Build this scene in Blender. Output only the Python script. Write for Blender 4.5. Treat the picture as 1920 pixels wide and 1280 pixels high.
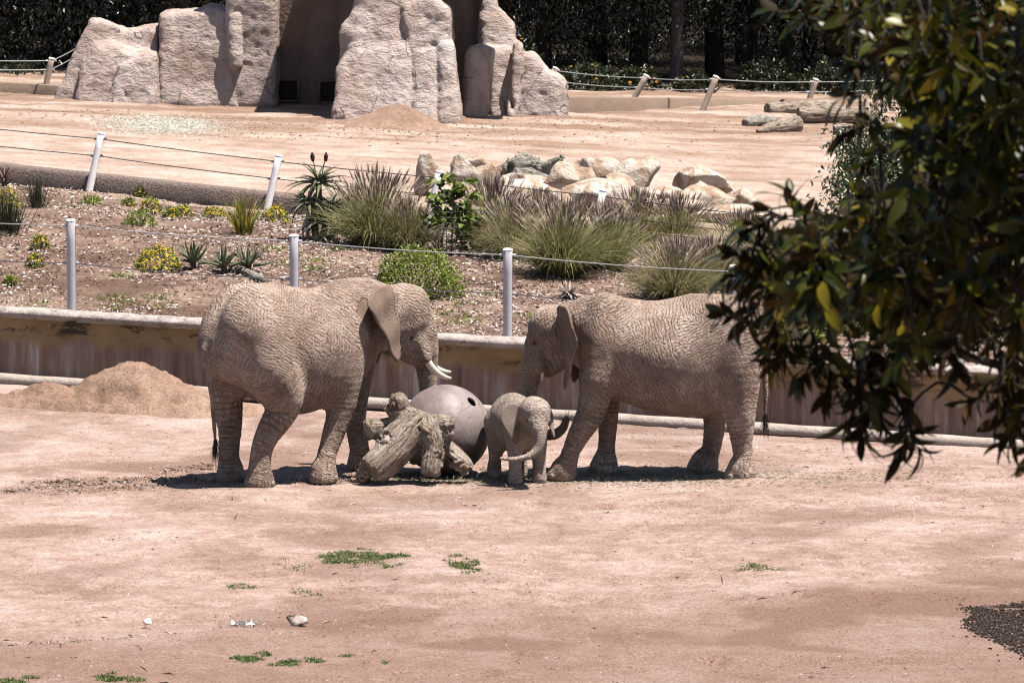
import bpy, math, random
import numpy as np
from mathutils import Vector, Matrix

for o in list(bpy.data.objects):
    bpy.data.objects.remove(o, do_unlink=True)
S = bpy.context.scene
C = S.collection
rnd = random.Random(7)
rng = np.random.default_rng(7)
R = math.radians

# ---------------------------------------------------------------- camera, sky, sun, exposure
FPX = 9000.0                      # focal length in pixels of the 1920 px wide photograph
CAMH = 8.39
PITCH = math.atan(997.0 / FPX)
cam_d = bpy.data.cameras.new('camera')
cam = bpy.data.objects.new('camera', cam_d)
C.objects.link(cam)
cam.location = (0, 0, CAMH)
cam.rotation_euler = (math.pi / 2 - PITCH, 0, 0)
cam_d.sensor_width = 36.0
cam_d.lens = 36.0 * FPX / 1920.0
cam_d.clip_start = 0.5
cam_d.clip_end = 6000
cam_d.dof.use_dof = True
cam_d.dof.focus_distance = 60.5
cam_d.dof.aperture_fstop = 10.0
S.camera = cam

SUN = np.array([0.33, -0.09, 1.0])
SUN /= np.linalg.norm(SUN)
W = bpy.data.worlds.new("World")
S.world = W
W.use_nodes = True
wn = W.node_tree
wn.nodes.clear()
sky = wn.nodes.new('ShaderNodeTexSky')
sky.sky_type = 'NISHITA'
sky.sun_disc = False
sky.sun_elevation = math.asin(SUN[2])
sky.sun_rotation = math.atan2(SUN[0], SUN[1])
bg = wn.nodes.new('ShaderNodeBackground')
bg.inputs[1].default_value = 0.05
wo = wn.nodes.new('ShaderNodeOutputWorld')
wn.links.new(sky.outputs[0], bg.inputs[0])
wn.links.new(bg.outputs[0], wo.inputs[0])
sl = bpy.data.lights.new('sun', 'SUN')
sl.energy = 5.0
sl.angle = R(0.53)
sl.color = (1.0, 0.93, 0.84)
so = bpy.data.objects.new('sun', sl)
C.objects.link(so)
so.rotation_euler = Vector((-SUN[0], -SUN[1], -SUN[2])).to_track_quat('-Z', 'Y').to_euler()
S.view_settings.view_transform = 'Standard'
S.view_settings.look = 'None'
S.view_settings.exposure = 1.55
S.view_settings.gamma = 1.0
S.view_settings.use_curve_mapping = False
S.render.engine = 'CYCLES'
S.cycles.max_bounces = 6
S.cycles.diffuse_bounces = 2
S.cycles.transparent_max_bounces = 6
S.cycles.use_denoising = True
S.cycles.filter_width = 1.2

# ---------------------------------------------------------------- numeric helpers
CP, SP = math.cos(PITCH), math.sin(PITCH)
FW = np.array([0, CP, -SP]); UP = np.array([0, SP, CP]); RT = np.array([1.0, 0, 0])
CAMP = np.array([0, 0, CAMH])
def ray(px, py):
    return FW + RT * ((px - 960) / FPX) - UP * ((py - 640) / FPX)
def at(px, py, Y):
    d = ray(px, py); return CAMP + d * (Y / d[1])
def onz(px, py, z=0.0):
    d = ray(px, py); return CAMP + d * ((z - CAMH) / d[2])

_pr = np.random.default_rng(11)
_perm = _pr.permutation(256); _perm = np.concatenate([_perm, _perm, _perm])
_grad = _pr.normal(size=(256, 3)); _grad /= np.linalg.norm(_grad, axis=1)[:, None]
def perlin(P, seed=0):
    P = np.asarray(P, float) + seed * 17.31
    i = np.floor(P).astype(int); f = P - i; i &= 255
    u = f * f * f * (f * (f * 6 - 15) + 10)
    out = 0
    for dx in (0, 1):
        wx = u[:, 0] if dx else 1 - u[:, 0]
        for dy in (0, 1):
            wy = u[:, 1] if dy else 1 - u[:, 1]
            for dz in (0, 1):
                wz = u[:, 2] if dz else 1 - u[:, 2]
                h = _perm[_perm[_perm[(i[:, 0] + dx) & 255] + ((i[:, 1] + dy) & 255)] + ((i[:, 2] + dz) & 255)]
                g = _grad[h]
                out = out + wx * wy * wz * (g[:, 0] * (f[:, 0] - dx) + g[:, 1] * (f[:, 1] - dy) + g[:, 2] * (f[:, 2] - dz))
    return out * 1.5
def fbm(P, oct=4, seed=0, gain=0.5):
    a, s, o = 1.0, 1.0, 0
    for k in range(oct):
        o = o + a * perlin(np.asarray(P) * s, seed + k * 3); a *= gain; s *= 2.03
    return o
def sstep(a, b, x):
    t = np.clip((x - a) / (b - a), 0, 1); return t * t * (3 - 2 * t)
def arr3(x, y, z):
    return np.stack([np.broadcast_to(x, np.broadcast(x, y, z).shape), np.broadcast_to(y, np.broadcast(x, y, z).shape), np.broadcast_to(z, np.broadcast(x, y, z).shape)], -1).astype(float)
def nrm(v):
    v = np.asarray(v, float); return v / (np.linalg.norm(v, axis=-1, keepdims=True) + 1e-12)

# ---------------------------------------------------------------- mesh helpers
def npmesh(name, V, F, smooth=True, attrs=None):
    """V (n,3); F an (m,k) array or a list of such arrays"""
    V = np.asarray(V, np.float32)
    Fs = F if isinstance(F, list) else [F]
    Fs = [np.asarray(f, np.int32) for f in Fs if len(f)]
    me = bpy.data.meshes.new(name)
    me.vertices.add(len(V)); me.vertices.foreach_set('co', V.ravel())
    li = np.concatenate([f.ravel() for f in Fs])
    tot = np.concatenate([np.full(len(f), f.shape[1], np.int32) for f in Fs])
    st = np.concatenate([[0], np.cumsum(tot)[:-1]]).astype(np.int32)
    me.loops.add(len(li)); me.loops.foreach_set('vertex_index', li)
    me.polygons.add(len(tot)); me.polygons.foreach_set('loop_start', st); me.polygons.foreach_set('loop_total', tot)
    if smooth:
        me.polygons.foreach_set('use_smooth', np.ones(len(tot), bool))
    for k, a in (attrs or {}).items():
        a = np.asarray(a, np.float32)
        if a.ndim == 1:
            at_ = me.attributes.new(k, 'FLOAT', 'POINT'); at_.data.foreach_set('value', a)
        else:
            at_ = me.attributes.new(k, 'FLOAT_VECTOR', 'POINT'); at_.data.foreach_set('vector', a.ravel())
    me.update(calc_edges=True)
    me.validate()
    return me
def link(name, me, mat=None, parent=None, label=None, cat=None, group=None, kind=None, loc=None):
    o = bpy.data.objects.new(name, me)
    C.objects.link(o)
    if me is not None and mat is not None and len(me.materials) == 0:
        me.materials.append(mat)
    if parent is not None: o.parent = parent
    if loc is not None: o.location = tuple(float(q) for q in loc)
    tag(o, label, cat, group, kind)
    return o
def tag(o, label=None, cat=None, group=None, kind=None):
    if label: o['label'] = label
    if cat: o['category'] = cat
    if group: o['group'] = group
    if kind: o['kind'] = kind
    return o
def thing(name, loc, label, cat, group=None):
    return link(name, None, None, None, label, cat, group, None, loc)
def clone(o, loc=None, rz=None, sc=None, label=None, group=None, parent=None):
    c = o.copy(); C.objects.link(c)
    if parent is not None:
        c.parent = parent
    for ch in o.children:
        clone(ch, parent=c)
    if loc is not None: c.location = tuple(float(q) for q in loc)
    if rz is not None: c.rotation_euler = (0, 0, rz)
    if sc is not None: c.scale = sc if hasattr(sc, '__len__') else (sc, sc, sc)
    if label: c['label'] = label
    if group: c['group'] = group
    return c
class MB:
    def __init__(s): s.V = []; s.F = {3: [], 4: []}; s.n = 0; s.A = []
    def add(s, V, F, tint=None):
        V = np.asarray(V, float); F = np.asarray(F, int)
        s.V.append(V); s.F[F.shape[1]].append(F + s.n); s.n += len(V)
        s.A.append(np.full(len(V), 0.5 if tint is None else tint) if np.ndim(tint) == 0 or tint is None else np.asarray(tint))
    def mesh(s, name, smooth=True):
        return npmesh(name, np.concatenate(s.V), [np.concatenate(f) for f in s.F.values() if f], smooth, {'tint': np.concatenate(s.A)})
    def box(s, lo, hi, tint=None):
        x0, y0, z0 = lo; x1, y1, z1 = hi
        V = [(x0, y0, z0), (x1, y0, z0), (x1, y1, z0), (x0, y1, z0), (x0, y0, z1), (x1, y0, z1), (x1, y1, z1), (x0, y1, z1)]
        s.add(V, [(0, 3, 2, 1), (4, 5, 6, 7), (0, 1, 5, 4), (1, 2, 6, 5), (2, 3, 7, 6), (3, 0, 4, 7)], tint)
    def tube(s, P, rad, n=8, cap=True, tint=None, noise=0, seed=0):
        P = np.asarray(P, float); m = len(P)
        rad = np.broadcast_to(np.asarray(rad, float), (m,))
        T = nrm(np.gradient(P, axis=0))
        ref = np.array([0, 0, 1.0]) if abs(T[0][2]) < 0.9 else np.array([1.0, 0, 0])
        N = []
        a = nrm(np.cross(T[0], ref))
        for k in range(m):
            a = nrm(a - T[k] * np.dot(a, T[k])); N.append(a)
        N = np.array(N); B = np.cross(T, N)
        an = np.arange(n) / n * 2 * math.pi
        ring = P[:, None] + rad[:, None, None] * (np.cos(an)[None, :, None] * N[:, None] + np.sin(an)[None, :, None] * B[:, None])
        V = ring.reshape(-1, 3)
        if noise:
            ctr = np.repeat(P, n, 0); d = V - ctr
            V = ctr + d * (1 + noise * fbm(V * (0.5 / rad.max()), 3, seed))[:, None]
        i = np.arange(m - 1)[:, None] * n; j = np.arange(n)[None]
        F = np.stack([i + j, i + (j + 1) % n, i + n + (j + 1) % n, i + n + j], -1).reshape(-1, 4)
        base = s.n
        s.add(V, F, tint)
        if cap:
            for e, k in ((0, 0), (m - 1, (m - 1) * n)):
                c = P[e]
                idx = k + np.arange(n)
                Vc = np.vstack([V[idx], c[None] + T[e] * rad[e] * (0.12 if e else -0.12)])
                jj = np.arange(n)
                f = np.stack([jj, (jj + 1) % n, np.full(n, n)], -1)
                if e == 0: f = f[:, ::-1]
                s.add(Vc, f, tint)
def grid_faces(nu, nv):
    i = np.arange(nu - 1)[:, None] * nv; j = np.arange(nv - 1)[None]
    return np.stack([i + j, i + nv + j, i + nv + j + 1, i + j + 1], -1).reshape(-1, 4)
def spline(P, n):
    P = np.asarray(P, float); m = len(P)
    Q = np.vstack([2 * P[0] - P[1], P, 2 * P[-1] - P[-2]])
    t = np.linspace(0, m - 1 - 1e-9, n); i = t.astype(int); f = (t - i)[:, None]
    a, b, c, d = Q[i], Q[i + 1], Q[i + 2], Q[i + 3]
    return 0.5 * (2 * b + (c - a) * f + (2 * a - 5 * b + 4 * c - d) * f ** 2 + (3 * b - a - 3 * c + d) * f ** 3)
def icos(sub):
    import bmesh
    bm = bmesh.new(); bmesh.ops.create_icosphere(bm, subdivisions=sub, radius=1)
    V = np.array([v.co[:] for v in bm.verts]); F = np.array([[v.index for v in f.verts] for f in bm.faces])
    bm.free(); return V, F
ICO = {k: icos(k) for k in (1, 2, 3, 4, 5)}

# leaves as folded lens shapes, all in one array operation
def leafset(P, D, N, L, Wd, tint, fold=0.25, curl=0.15):
    P, D, N = np.asarray(P, float), nrm(D), np.asarray(N, float)
    n = len(P); L = np.broadcast_to(L, (n,))[:, None]; Wd = np.broadcast_to(Wd, (n,))[:, None]
    S_ = nrm(np.cross(D, N)); U = np.cross(S_, D)
    base = P; tip = P + D * L - U * L * curl
    mid = P + D * L * 0.45
    a = mid + S_ * Wd * 0.5 + U * Wd * fold; b = mid - S_ * Wd * 0.5 + U * Wd * fold
    V = np.stack([base, a, tip, b], 1).reshape(-1, 3)
    k = np.arange(n)[:, None] * 4
    F = np.concatenate([k + np.array([[0, 1, 2]]), k + np.array([[0, 2, 3]])])
    return V, F, np.repeat(np.broadcast_to(tint, (n,)), 4)
def blades(P, D, L, Wd, droop, nseg, tint, out=None):
    """arching strips; P,D (n,3), widths taper to the tip"""
    P = np.asarray(P, float); D = nrm(D); n = len(P)
    L = np.broadcast_to(L, (n,)); Wd = np.broadcast_to(Wd, (n,)); droop = np.broadcast_to(droop, (n,))
    S_ = nrm(np.cross(D, np.array([0, 0, 1.0]) + 1e-3))
    an = rng.uniform(-0.9, 0.9, n)[:, None]
    S_ = nrm(S_ * np.cos(an) + np.cross(D, S_) * np.sin(an))
    H = D.copy(); H[:, 2] = 0
    V = []; cur = P.copy(); d = D.copy()
    for k in range(nseg + 1):
        t = k / nseg
        w = Wd * (1 - t ** 2.2) * (0.75 + 0.5 * min(t * 3, 1) * (1 - t)) + 0.0008
        V += [cur + S_ * w[:, None] / 2, cur - S_ * w[:, None] / 2]
        d = nrm(d + np.array([0, 0, -1.0]) * (droop * (0.4 + t) / nseg)[:, None] + H * (droop * 0.25 / nseg)[:, None])
        cur = cur + d * (L / nseg)[:, None]
    V = np.stack(V, 1)
    m = 2 * (nseg + 1)
    k = np.arange(n)[:, None, None] * m
    q = np.array([[2 * i, 2 * i + 2, 2 * i + 3, 2 * i + 1] for i in range(nseg)])[None]
    return V.reshape(-1, 3), (k + q).reshape(-1, 4), np.repeat(np.broadcast_to(tint, (n,)), m)
def addset(mb, s): mb.add(s[0], s[1], s[2])

# ---------------------------------------------------------------- implicit surfaces
class Field:
    def __init__(s, lo, hi, h):
        s.lo = np.array(lo, float); s.h = h
        s.n = np.ceil((np.array(hi) - s.lo) / h).astype(int) + 1
        s.vol = np.full(s.n, 1.0, np.float32)
        s.ax = [s.lo[i] + np.arange(s.n[i]) * h for i in range(3)]
    def sub(s, lo, hi):
        a = np.clip(np.floor((np.array(lo) - s.lo) / s.h).astype(int), 0, s.n - 1)
        b = np.clip(np.ceil((np.array(hi) - s.lo) / s.h).astype(int) + 1, 1, s.n)
        sl_ = tuple(slice(a[i], b[i]) for i in range(3))
        X = s.ax[0][sl_[0]][:, None, None]; Y = s.ax[1][sl_[1]][None, :, None]; Z = s.ax[2][sl_[2]][None, None, :]
        return sl_, X, Y, Z
    def add(s, fn, lo, hi, k=0.05):
        pad = k + 3 * s.h
        sl_, X, Y, Z = s.sub(np.array(lo) - pad, np.array(hi) + pad)
        d = fn(X, Y, Z).astype(np.float32); v = s.vol[sl_]
        if v.size == 0: return
        hh = np.maximum(k - np.abs(v - d), 0) / k
        s.vol[sl_] = np.minimum(v, d) - hh * hh * k * 0.25
    def carve(s, fn, lo, hi, k=0.03):
        pad = k + 3 * s.h
        sl_, X, Y, Z = s.sub(np.array(lo) - pad, np.array(hi) + pad)
        d = -fn(X, Y, Z).astype(np.float32); v = s.vol[sl_]
        if v.size == 0: return
        hh = np.maximum(k - np.abs(v - d), 0) / k
        s.vol[sl_] = np.maximum(v, d) + hh * hh * k * 0.25
    def cone(s, a, b, ra, rb, k=0.05, sq=(1, 1, 1)):
        a = np.array(a, float); b = np.array(b, float); ba = b - a; l2 = (ba ** 2).sum() + 1e-9
        sq = np.array(sq, float)
        def fn(X, Y, Z):
            px, py, pz = X - a[0], Y - a[1], Z - a[2]
            t = np.clip((px * ba[0] + py * ba[1] + pz * ba[2]) / l2, 0, 1)
            d = np.sqrt(((px - ba[0] * t) / sq[0]) ** 2 + ((py - ba[1] * t) / sq[1]) ** 2 + ((pz - ba[2] * t) / sq[2]) ** 2)
            return (d - (ra + (rb - ra) * t)) * min(sq)
        m = max(ra, rb) * sq
        s.add(fn, np.minimum(a, b) - m, np.maximum(a, b) + m, k)
    def chain(s, P, r, k=0.05, n=None, sq=(1, 1, 1)):
        P = np.asarray(P, float); r = np.asarray(r, float)
        Q = spline(np.column_stack([P, r]), n or (len(P) * 4))
        def fn(X, Y, Z):
            out = None
            for i in range(len(Q) - 1):
                a = Q[i, :3]; ba = Q[i + 1, :3] - a; l2 = (ba ** 2).sum() + 1e-9
                px, py, pz = X - a[0], Y - a[1], Z - a[2]
                t = np.clip((px * ba[0] + py * ba[1] + pz * ba[2]) / l2, 0, 1)
                d = np.sqrt((px - ba[0] * t) ** 2 + (py - ba[1] * t) ** 2 + (pz - ba[2] * t) ** 2) - (Q[i, 3] + (Q[i + 1, 3] - Q[i, 3]) * t)
                out = d if out is None else np.minimum(out, d)
            return out
        m = Q[:, 3].max()
        s.add(fn, Q[:, :3].min(0) - m, Q[:, :3].max(0) + m, k)
        return Q
    def ell(s, c, r, k=0.05, rot=None):
        c = np.array(c, float); r = np.array(r, float)
        M = np.eye(3) if rot is None else np.array(rot)
        def fn(X, Y, Z):
            px, py, pz = X - c[0], Y - c[1], Z - c[2]
            q = [(M[0, i] * px + M[1, i] * py + M[2, i] * pz) / r[i] for i in range(3)]
            return (np.sqrt(q[0] ** 2 + q[1] ** 2 + q[2] ** 2) - 1) * r.min()
        m = r.max() if rot is not None else r
        s.add(fn, c - m, c + m, k)
    def mesh(s):
        vol = s.vol; n = s.n
        ins = vol < 0
        cnt = np.zeros(n - 1, np.int8)
        for dx in (0, 1):
            for dy in (0, 1):
                for dz in (0, 1):
                    cnt += ins[dx:n[0] - 1 + dx, dy:n[1] - 1 + dy, dz:n[2] - 1 + dz]
        act = (cnt > 0) & (cnt < 8)
        idx = np.full(n - 1, -1, np.int32)
        I, J, K = np.nonzero(act)
        idx[I, J, K] = np.arange(len(I))
        acc = np.zeros((len(I), 3)); num = np.zeros(len(I))
        cor = [(a, b, c) for a in (0, 1) for b in (0, 1) for c in (0, 1)]
        for p in cor:
            for axx in range(3):
                if p[axx]: continue
                q = list(p); q[axx] = 1
                va = vol[I + p[0], J + p[1], K + p[2]]; vb = vol[I + q[0], J + q[1], K + q[2]]
                m = (va < 0) != (vb < 0)
                t = np.where(m, va / np.where(m, va - vb, 1), 0)
                pt = np.array(p, float)[None].repeat(len(I), 0); pt[:, axx] += t
                acc[m] += pt[m]; num[m] += 1
        V = s.lo + (np.stack([I, J, K], 1) + acc / num[:, None]) * s.h
        F = []
        for axx in range(3):
            b, c = (axx + 1) % 3, (axx + 2) % 3
            sa = [slice(None)] * 3; sb = [slice(None)] * 3
            sa[axx] = slice(0, -1); sb[axx] = slice(1, None)
            A, B = ins[tuple(sa)], ins[tuple(sb)]
            e = A != B
            E = np.stack(np.nonzero(e), 1)
            ok = (E[:, b] > 0) & (E[:, c] > 0) & (E[:, b] < n[b] - 1) & (E[:, c] < n[c] - 1)
            E = E[ok]
            def cell(db, dc):
                q = E.copy(); q[:, b] -= db; q[:, c] -= dc
                return idx[q[:, 0], q[:, 1], q[:, 2]]
            Q = np.stack([cell(1, 1), cell(0, 1), cell(0, 0), cell(1, 0)], 1)
            fl = ~A[E[:, 0], E[:, 1], E[:, 2]]
            Q[fl] = Q[fl][:, ::-1]
            F.append(Q)
        return V, np.concatenate(F)
def vnormals(V, F):
    a, b, c, d = V[F[:, 0]], V[F[:, 1]], V[F[:, 2]], V[F[:, -1]]
    n = np.cross(c - a, d - b) if F.shape[1] == 4 else np.cross(b - a, c - a)
    N = np.zeros_like(V)
    for k in range(F.shape[1]):
        np.add.at(N, F[:, k], n)
    return nrm(N)
def relax(V, F, it=2, lam=0.5):
    n = len(V)
    for _ in range(it):
        s = np.zeros_like(V); c = np.zeros(n)
        for k in range(4):
            a, b = F[:, k], F[:, (k + 1) % 4]
            for q in range(3):
                s[:, q] += np.bincount(a, V[b][:, q], n) + np.bincount(b, V[a][:, q], n)
            c += np.bincount(a, minlength=n) + np.bincount(b, minlength=n)
        V = V + lam * (s / np.maximum(c, 1)[:, None] - V)
    return V
def poly2d(px, py, poly):
    """signed distance to a polygon, px/py arrays"""
    poly = np.asarray(poly, float); n = len(poly)
    d = (px - poly[0, 0]) ** 2 + (py - poly[0, 1]) ** 2
    s = np.ones(np.broadcast(px, py).shape)
    for i in range(n):
        a = poly[i]; b = poly[i - 1]
        e = b - a; wx, wy = px - a[0], py - a[1]
        t = np.clip((wx * e[0] + wy * e[1]) / (e @ e + 1e-12), 0, 1)
        d = np.minimum(d, (wx - e[0] * t) ** 2 + (wy - e[1] * t) ** 2)
        c1 = py >= a[1]; c2 = py < b[1]; c3 = e[0] * wy > e[1] * wx
        s = np.where((c1 & c2 & c3) | (~c1 & ~c2 & ~c3), -s, s)
    return s * np.sqrt(d)

# ---------------------------------------------------------------- materials
def M(name):
    m = bpy.data.materials.new(name); m.use_nodes = True
    nt = m.node_tree; nt.nodes.clear()
    return m, G(nt)
ALB = 0.40      # overall reflectance of the place; the exposure above is set to match
class G:
    def __init__(s, nt): s.nt = nt
    def n(s, typ, ins=None, **props):
        x = s.nt.nodes.new('ShaderNode' + typ)
        for k, v in props.items(): setattr(x, k, v)
        for k, v in (ins or {}).items():
            if isinstance(v, tuple) and len(v) == 2 and hasattr(v[0], 'outputs'):
                s.nt.links.new(v[0].outputs[v[1]], x.inputs[k])
            elif hasattr(v, 'outputs'):
                s.nt.links.new(v.outputs[0], x.inputs[k])
            else:
                x.inputs[k].default_value = v
        return x
    def ramp(s, fac, stops, interp='LINEAR'):
        x = s.nt.nodes.new('ShaderNodeValToRGB'); r = x.color_ramp; r.interpolation = interp
        while len(r.elements) < len(stops): r.elements.new(0.5)
        for e, (p, c) in zip(r.elements, stops):
            e.position = p; e.color = (*c, 1) if len(c) == 3 else c
        s.link(fac, x.inputs[0]); return x
    def link(s, a, inp):
        if isinstance(a, tuple): s.nt.links.new(a[0].outputs[a[1]], inp)
        else: s.nt.links.new(a.outputs[0], inp)
    def obj(s): return (s.n('TexCoord'), 'Object')
    def geo(s): return (s.n('NewGeometry'), 'Position')
    def map(s, vec, scale=(1, 1, 1), rot=(0, 0, 0), loc=(0, 0, 0)):
        return s.n('Mapping', {'Vector': vec, 'Scale': scale, 'Rotation': rot, 'Location': loc})
    def noise(s, vec, scale, detail=4, rough=0.55, dist=0.0):
        return s.n('TexNoise', {'Vector': vec, 'Scale': scale, 'Detail': detail, 'Roughness': rough, 'Distortion': dist})
    def vor(s, vec, scale, feature='F1', rnd_=1.0):
        return s.n('TexVoronoi', {'Vector': vec, 'Scale': scale, 'Randomness': rnd_}, feature=feature)
    def math(s, op, a, b=0.0, c=None):
        x = s.nt.nodes.new('ShaderNodeMath'); x.operation = op
        for i, v in enumerate((a, b) if c is None else (a, b, c)):
            if isinstance(v, (int, float)): x.inputs[i].default_value = v
            else: s.link(v, x.inputs[i])
        return x
    def mix(s, fac, a, b, blend='MIX'):
        x = s.nt.nodes.new('ShaderNodeMix'); x.data_type = 'RGBA'; x.blend_type = blend
        for i, v in ((0, fac), (6, a), (7, b)):
            if isinstance(v, (int, float)): x.inputs[i].default_value = v
            elif isinstance(v, (tuple, list)) and not hasattr(v[0], 'outputs'): x.inputs[i].default_value = (*v[:3], 1)
            else: s.link(v, x.inputs[i])
        return (x, 2)
    def attr(s, name, out='Fac'): return (s.n('Attribute', attribute_name=name), out)
    def mr(s, v, a, b, c=0.0, d=1.0):
        return s.n('MapRange', {'Value': v, 'From Min': a, 'From Max': b, 'To Min': c, 'To Max': d})
    def bump(s, h, strength=1.0, dist=0.02, nor=None):
        i = {'Height': h, 'Strength': strength, 'Distance': dist}
        if nor is not None: i['Normal'] = nor
        return s.n('Bump', i)
    def out(s, col, rough=0.9, nor=None, spec=0.3, transl=0.0, tcol=None, **kw):
        ALB = globals()['ALB'] * kw.pop('gain', 1.0)
        if isinstance(col, tuple) and not hasattr(col[0], 'outputs'): col = tuple(q * ALB for q in col[:3])
        else: col = s.mix(1.0, col, (ALB, ALB, ALB), 'MULTIPLY')
        ins = {'Base Color': col if not (isinstance(col, tuple) and len(col) == 3 and not hasattr(col[0], 'outputs')) else (*col, 1), 'Roughness': rough, 'Specular IOR Level': spec}
        ins.update(kw)
        if nor is not None: ins['Normal'] = nor
        b = s.n('BsdfPrincipled', ins)
        if transl:
            t = s.n('BsdfTranslucent', {'Color': ins['Base Color'] if tcol is None else (*tcol, 1)})
            b = s.n('MixShader', {0: transl, 1: b, 2: t})
        o = s.n('OutputMaterial', {'Surface': b})
        return o
def simple(name, col, rough=0.8, spec=0.3, var=0.25, scale=8.0, bump=0.0, metallic=0.0, gain=1.0):
    m, g = M(name)
    nz = g.noise(g.obj(), scale, 5)
    c = g.mix(nz, tuple(q * (1 - var) for q in col), tuple(min(q * (1 + var), 1) for q in col))
    nor = g.bump(g.noise(g.obj(), scale * 4, 4), 0.6, bump) if bump else None
    g.out(c, rough, nor, spec, Metallic=metallic, gain=gain)
    return m
def leafmat(name, stops, rough=0.5, spec=0.4, transl=0.3, nscale=1.5, gain=1.0):
    m, g = M(name)
    f = g.math('ADD', g.attr('tint'), g.math('MULTIPLY', g.math('SUBTRACT', g.noise(g.obj(), nscale, 2), 0.5), 0.5))
    c = g.ramp(f, stops)
    g.out(c, rough, None, spec, transl, gain=gain)
    return m
# ---------------------------------------------------------------- terrain
def Yw(x): return 66.85 - 0.287 * x + 0.012 * np.clip(-x, 0, 20) ** 1.5 * 0
def zw(x): return -0.066 - 0.030 * np.clip(x, -14, 14)
WALLH = 1.06
def Y4(x): return 79.76 - 0.506 * np.clip(x, -14, 13)
def z4(x): return 1.27 - 0.0645 * np.clip(x, -14, 13)
def zb(x): return 2.0 - 0.025 * np.clip(x, -16, 16)
KERB = 0.34
def line_px(pts):
    P = np.array([onz(a, b) for a, b in pts]); return P[:, 0], P[:, 1]
E1 = line_px([(-300, 945), (0, 936), (200, 931), (330, 922), (450, 912), (600, 909), (720, 905), (900, 903), (1200, 901), (1500, 902), (2200, 915)])
E2 = line_px([(-300, 1232), (0, 1215), (150, 1208), (300, 1197), (450, 1183), (560, 1175), (800, 1161), (950, 1152), (1100, 1143), (1300, 1132), (1500, 1122), (1900, 1110), (2400, 1100)])
def yard(x, y):
    x, y = np.asarray(x, float), np.asarray(y, float)
    t = np.clip((y - 60.5) / (Yw(x) - 60.5), 0, 1)
    return t * zw(x)
def yard_detail(x, y):
    z = yard(x, y)
    P = np.stack([x, y, 0 * x], 1)
    jit = 0.06 * perlin(P * 1.3, 3) + 0.03 * perlin(P * 6, 4)
    z = z + 0.035 * perlin(P * 0.35, 1) + 0.018 * fbm(P * 1.1, 3, 2)
    for E, h, back in ((E1, 0.035, 2.2), (E2, 0.08, 1.6)):
        d = np.interp(x, E[0], E[1]) + jit * (1 if E is E1 else .35) - y            # >0 on the camera side
        h = h * (1.7 - 1.1 * sstep(-3.5, -1.0, x)) if E is E1 else h
        amp = h * (0.6 + 0.8 * np.clip(perlin(P * 0.4, 9), -0.4, 1))
        z = z + amp * sstep(-0.03, 0.05, d) * (1 - sstep(0.2, back, d))
    # churned strips left and behind the elephants
    z = z + churn(x, y) * (0.035 * fbm(P * 7, 3, 5))
    z = z + 0.0045 * fbm(P * 4.5, 3, 6)
    return z
CH = [np.array([onz(a, b)[:2] for a, b in pl]) for pl in (
    [(-60, 925), (100, 915), (220, 902), (330, 897)], [(100, 922), (260, 915), (340, 900), (420, 905)],
    [(560, 903), (640, 900), (690, 896)], [(310, 885), (420, 878)], [(60, 905), (180, 900)])]
def churn(x, y):
    m = np.zeros_like(x)
    for pl in CH:
        d = np.full_like(x, 9.0)
        for i in range(len(pl) - 1):
            a, b = pl[i], pl[i + 1]; e = b - a
            t = np.clip(((x - a[0]) * e[0] + (y - a[1]) * e[1]) / (e @ e), 0, 1)
            d = np.minimum(d, np.hypot(x - a[0] - e[0] * t, (y - a[1] - e[1] * t) * 0.8))
        m = np.maximum(m, 1 - sstep(0.1, 0.32, d))
    return m
def bank(x, y):
    a = Yw(x) + 0.32; b = Y4(x)
    t = np.clip((y - a) / (b - a), 0, 1)
    za = zw(x) + WALLH - 0.06
    return za + (z4(x) - za) * (t + 0.10 * np.sin(t * math.pi) * 0.6) + 0.28 * np.sin(t * math.pi) ** 1.2
def bank_detail(x, y):
    P = np.stack([x, y, 0 * x], 1)
    z = bank(x, y) + 0.05 * perlin(P * 0.5, 21) + 0.035 * fbm(P * 1.8, 4, 22)
    # two washed-out ruts on the left
    for (px, py, w) in ((185, 440, 1.1), (150, 485, 0.9)):
        c = BK(px, py)
        d = np.hypot((x - c[0]) / w, (y - c[1]) / 0.35)
        z = z - 0.13 * (1 - sstep(0.2, 1.0, d))
    return z
def terr(x, y):
    a = Y4(x) + 0.3; za = z4(x) + KERB - 0.02
    t = np.clip((y - a) / (106 - a), 0, 1)
    return za + (zb(x) - za) * t
def terr_detail(x, y):
    P = np.stack([x, y, 0 * x], 1)
    far = sstep(90, 97, y)
    return terr(x, y) + 0.04 * perlin(P * 0.3, 31) + (0.012 + 0.02 * far) * fbm(P * np.array([1.2, 1.6, 1]), 3, 32)
def hit(px, py, fn, lo, hi):
    d = ray(px, py)
    y = np.linspace(lo, hi, 4000)
    x = d[0] / d[1] * y; z = CAMH + d[2] / d[1] * y
    k = np.nonzero(z <= fn(x, y))[0]
    if len(k) == 0: return np.array([x[-1], y[-1], z[-1]])
    i = k[0]; return np.array([x[i], y[i], z[i]])
def BK(px, py): return hit(px, py, bank, 64, 90)
def TR(px, py): return hit(px, py, terr, 76, 125)
def GZ(px, py): return hit(px, py, yard, 30, 75)

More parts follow.
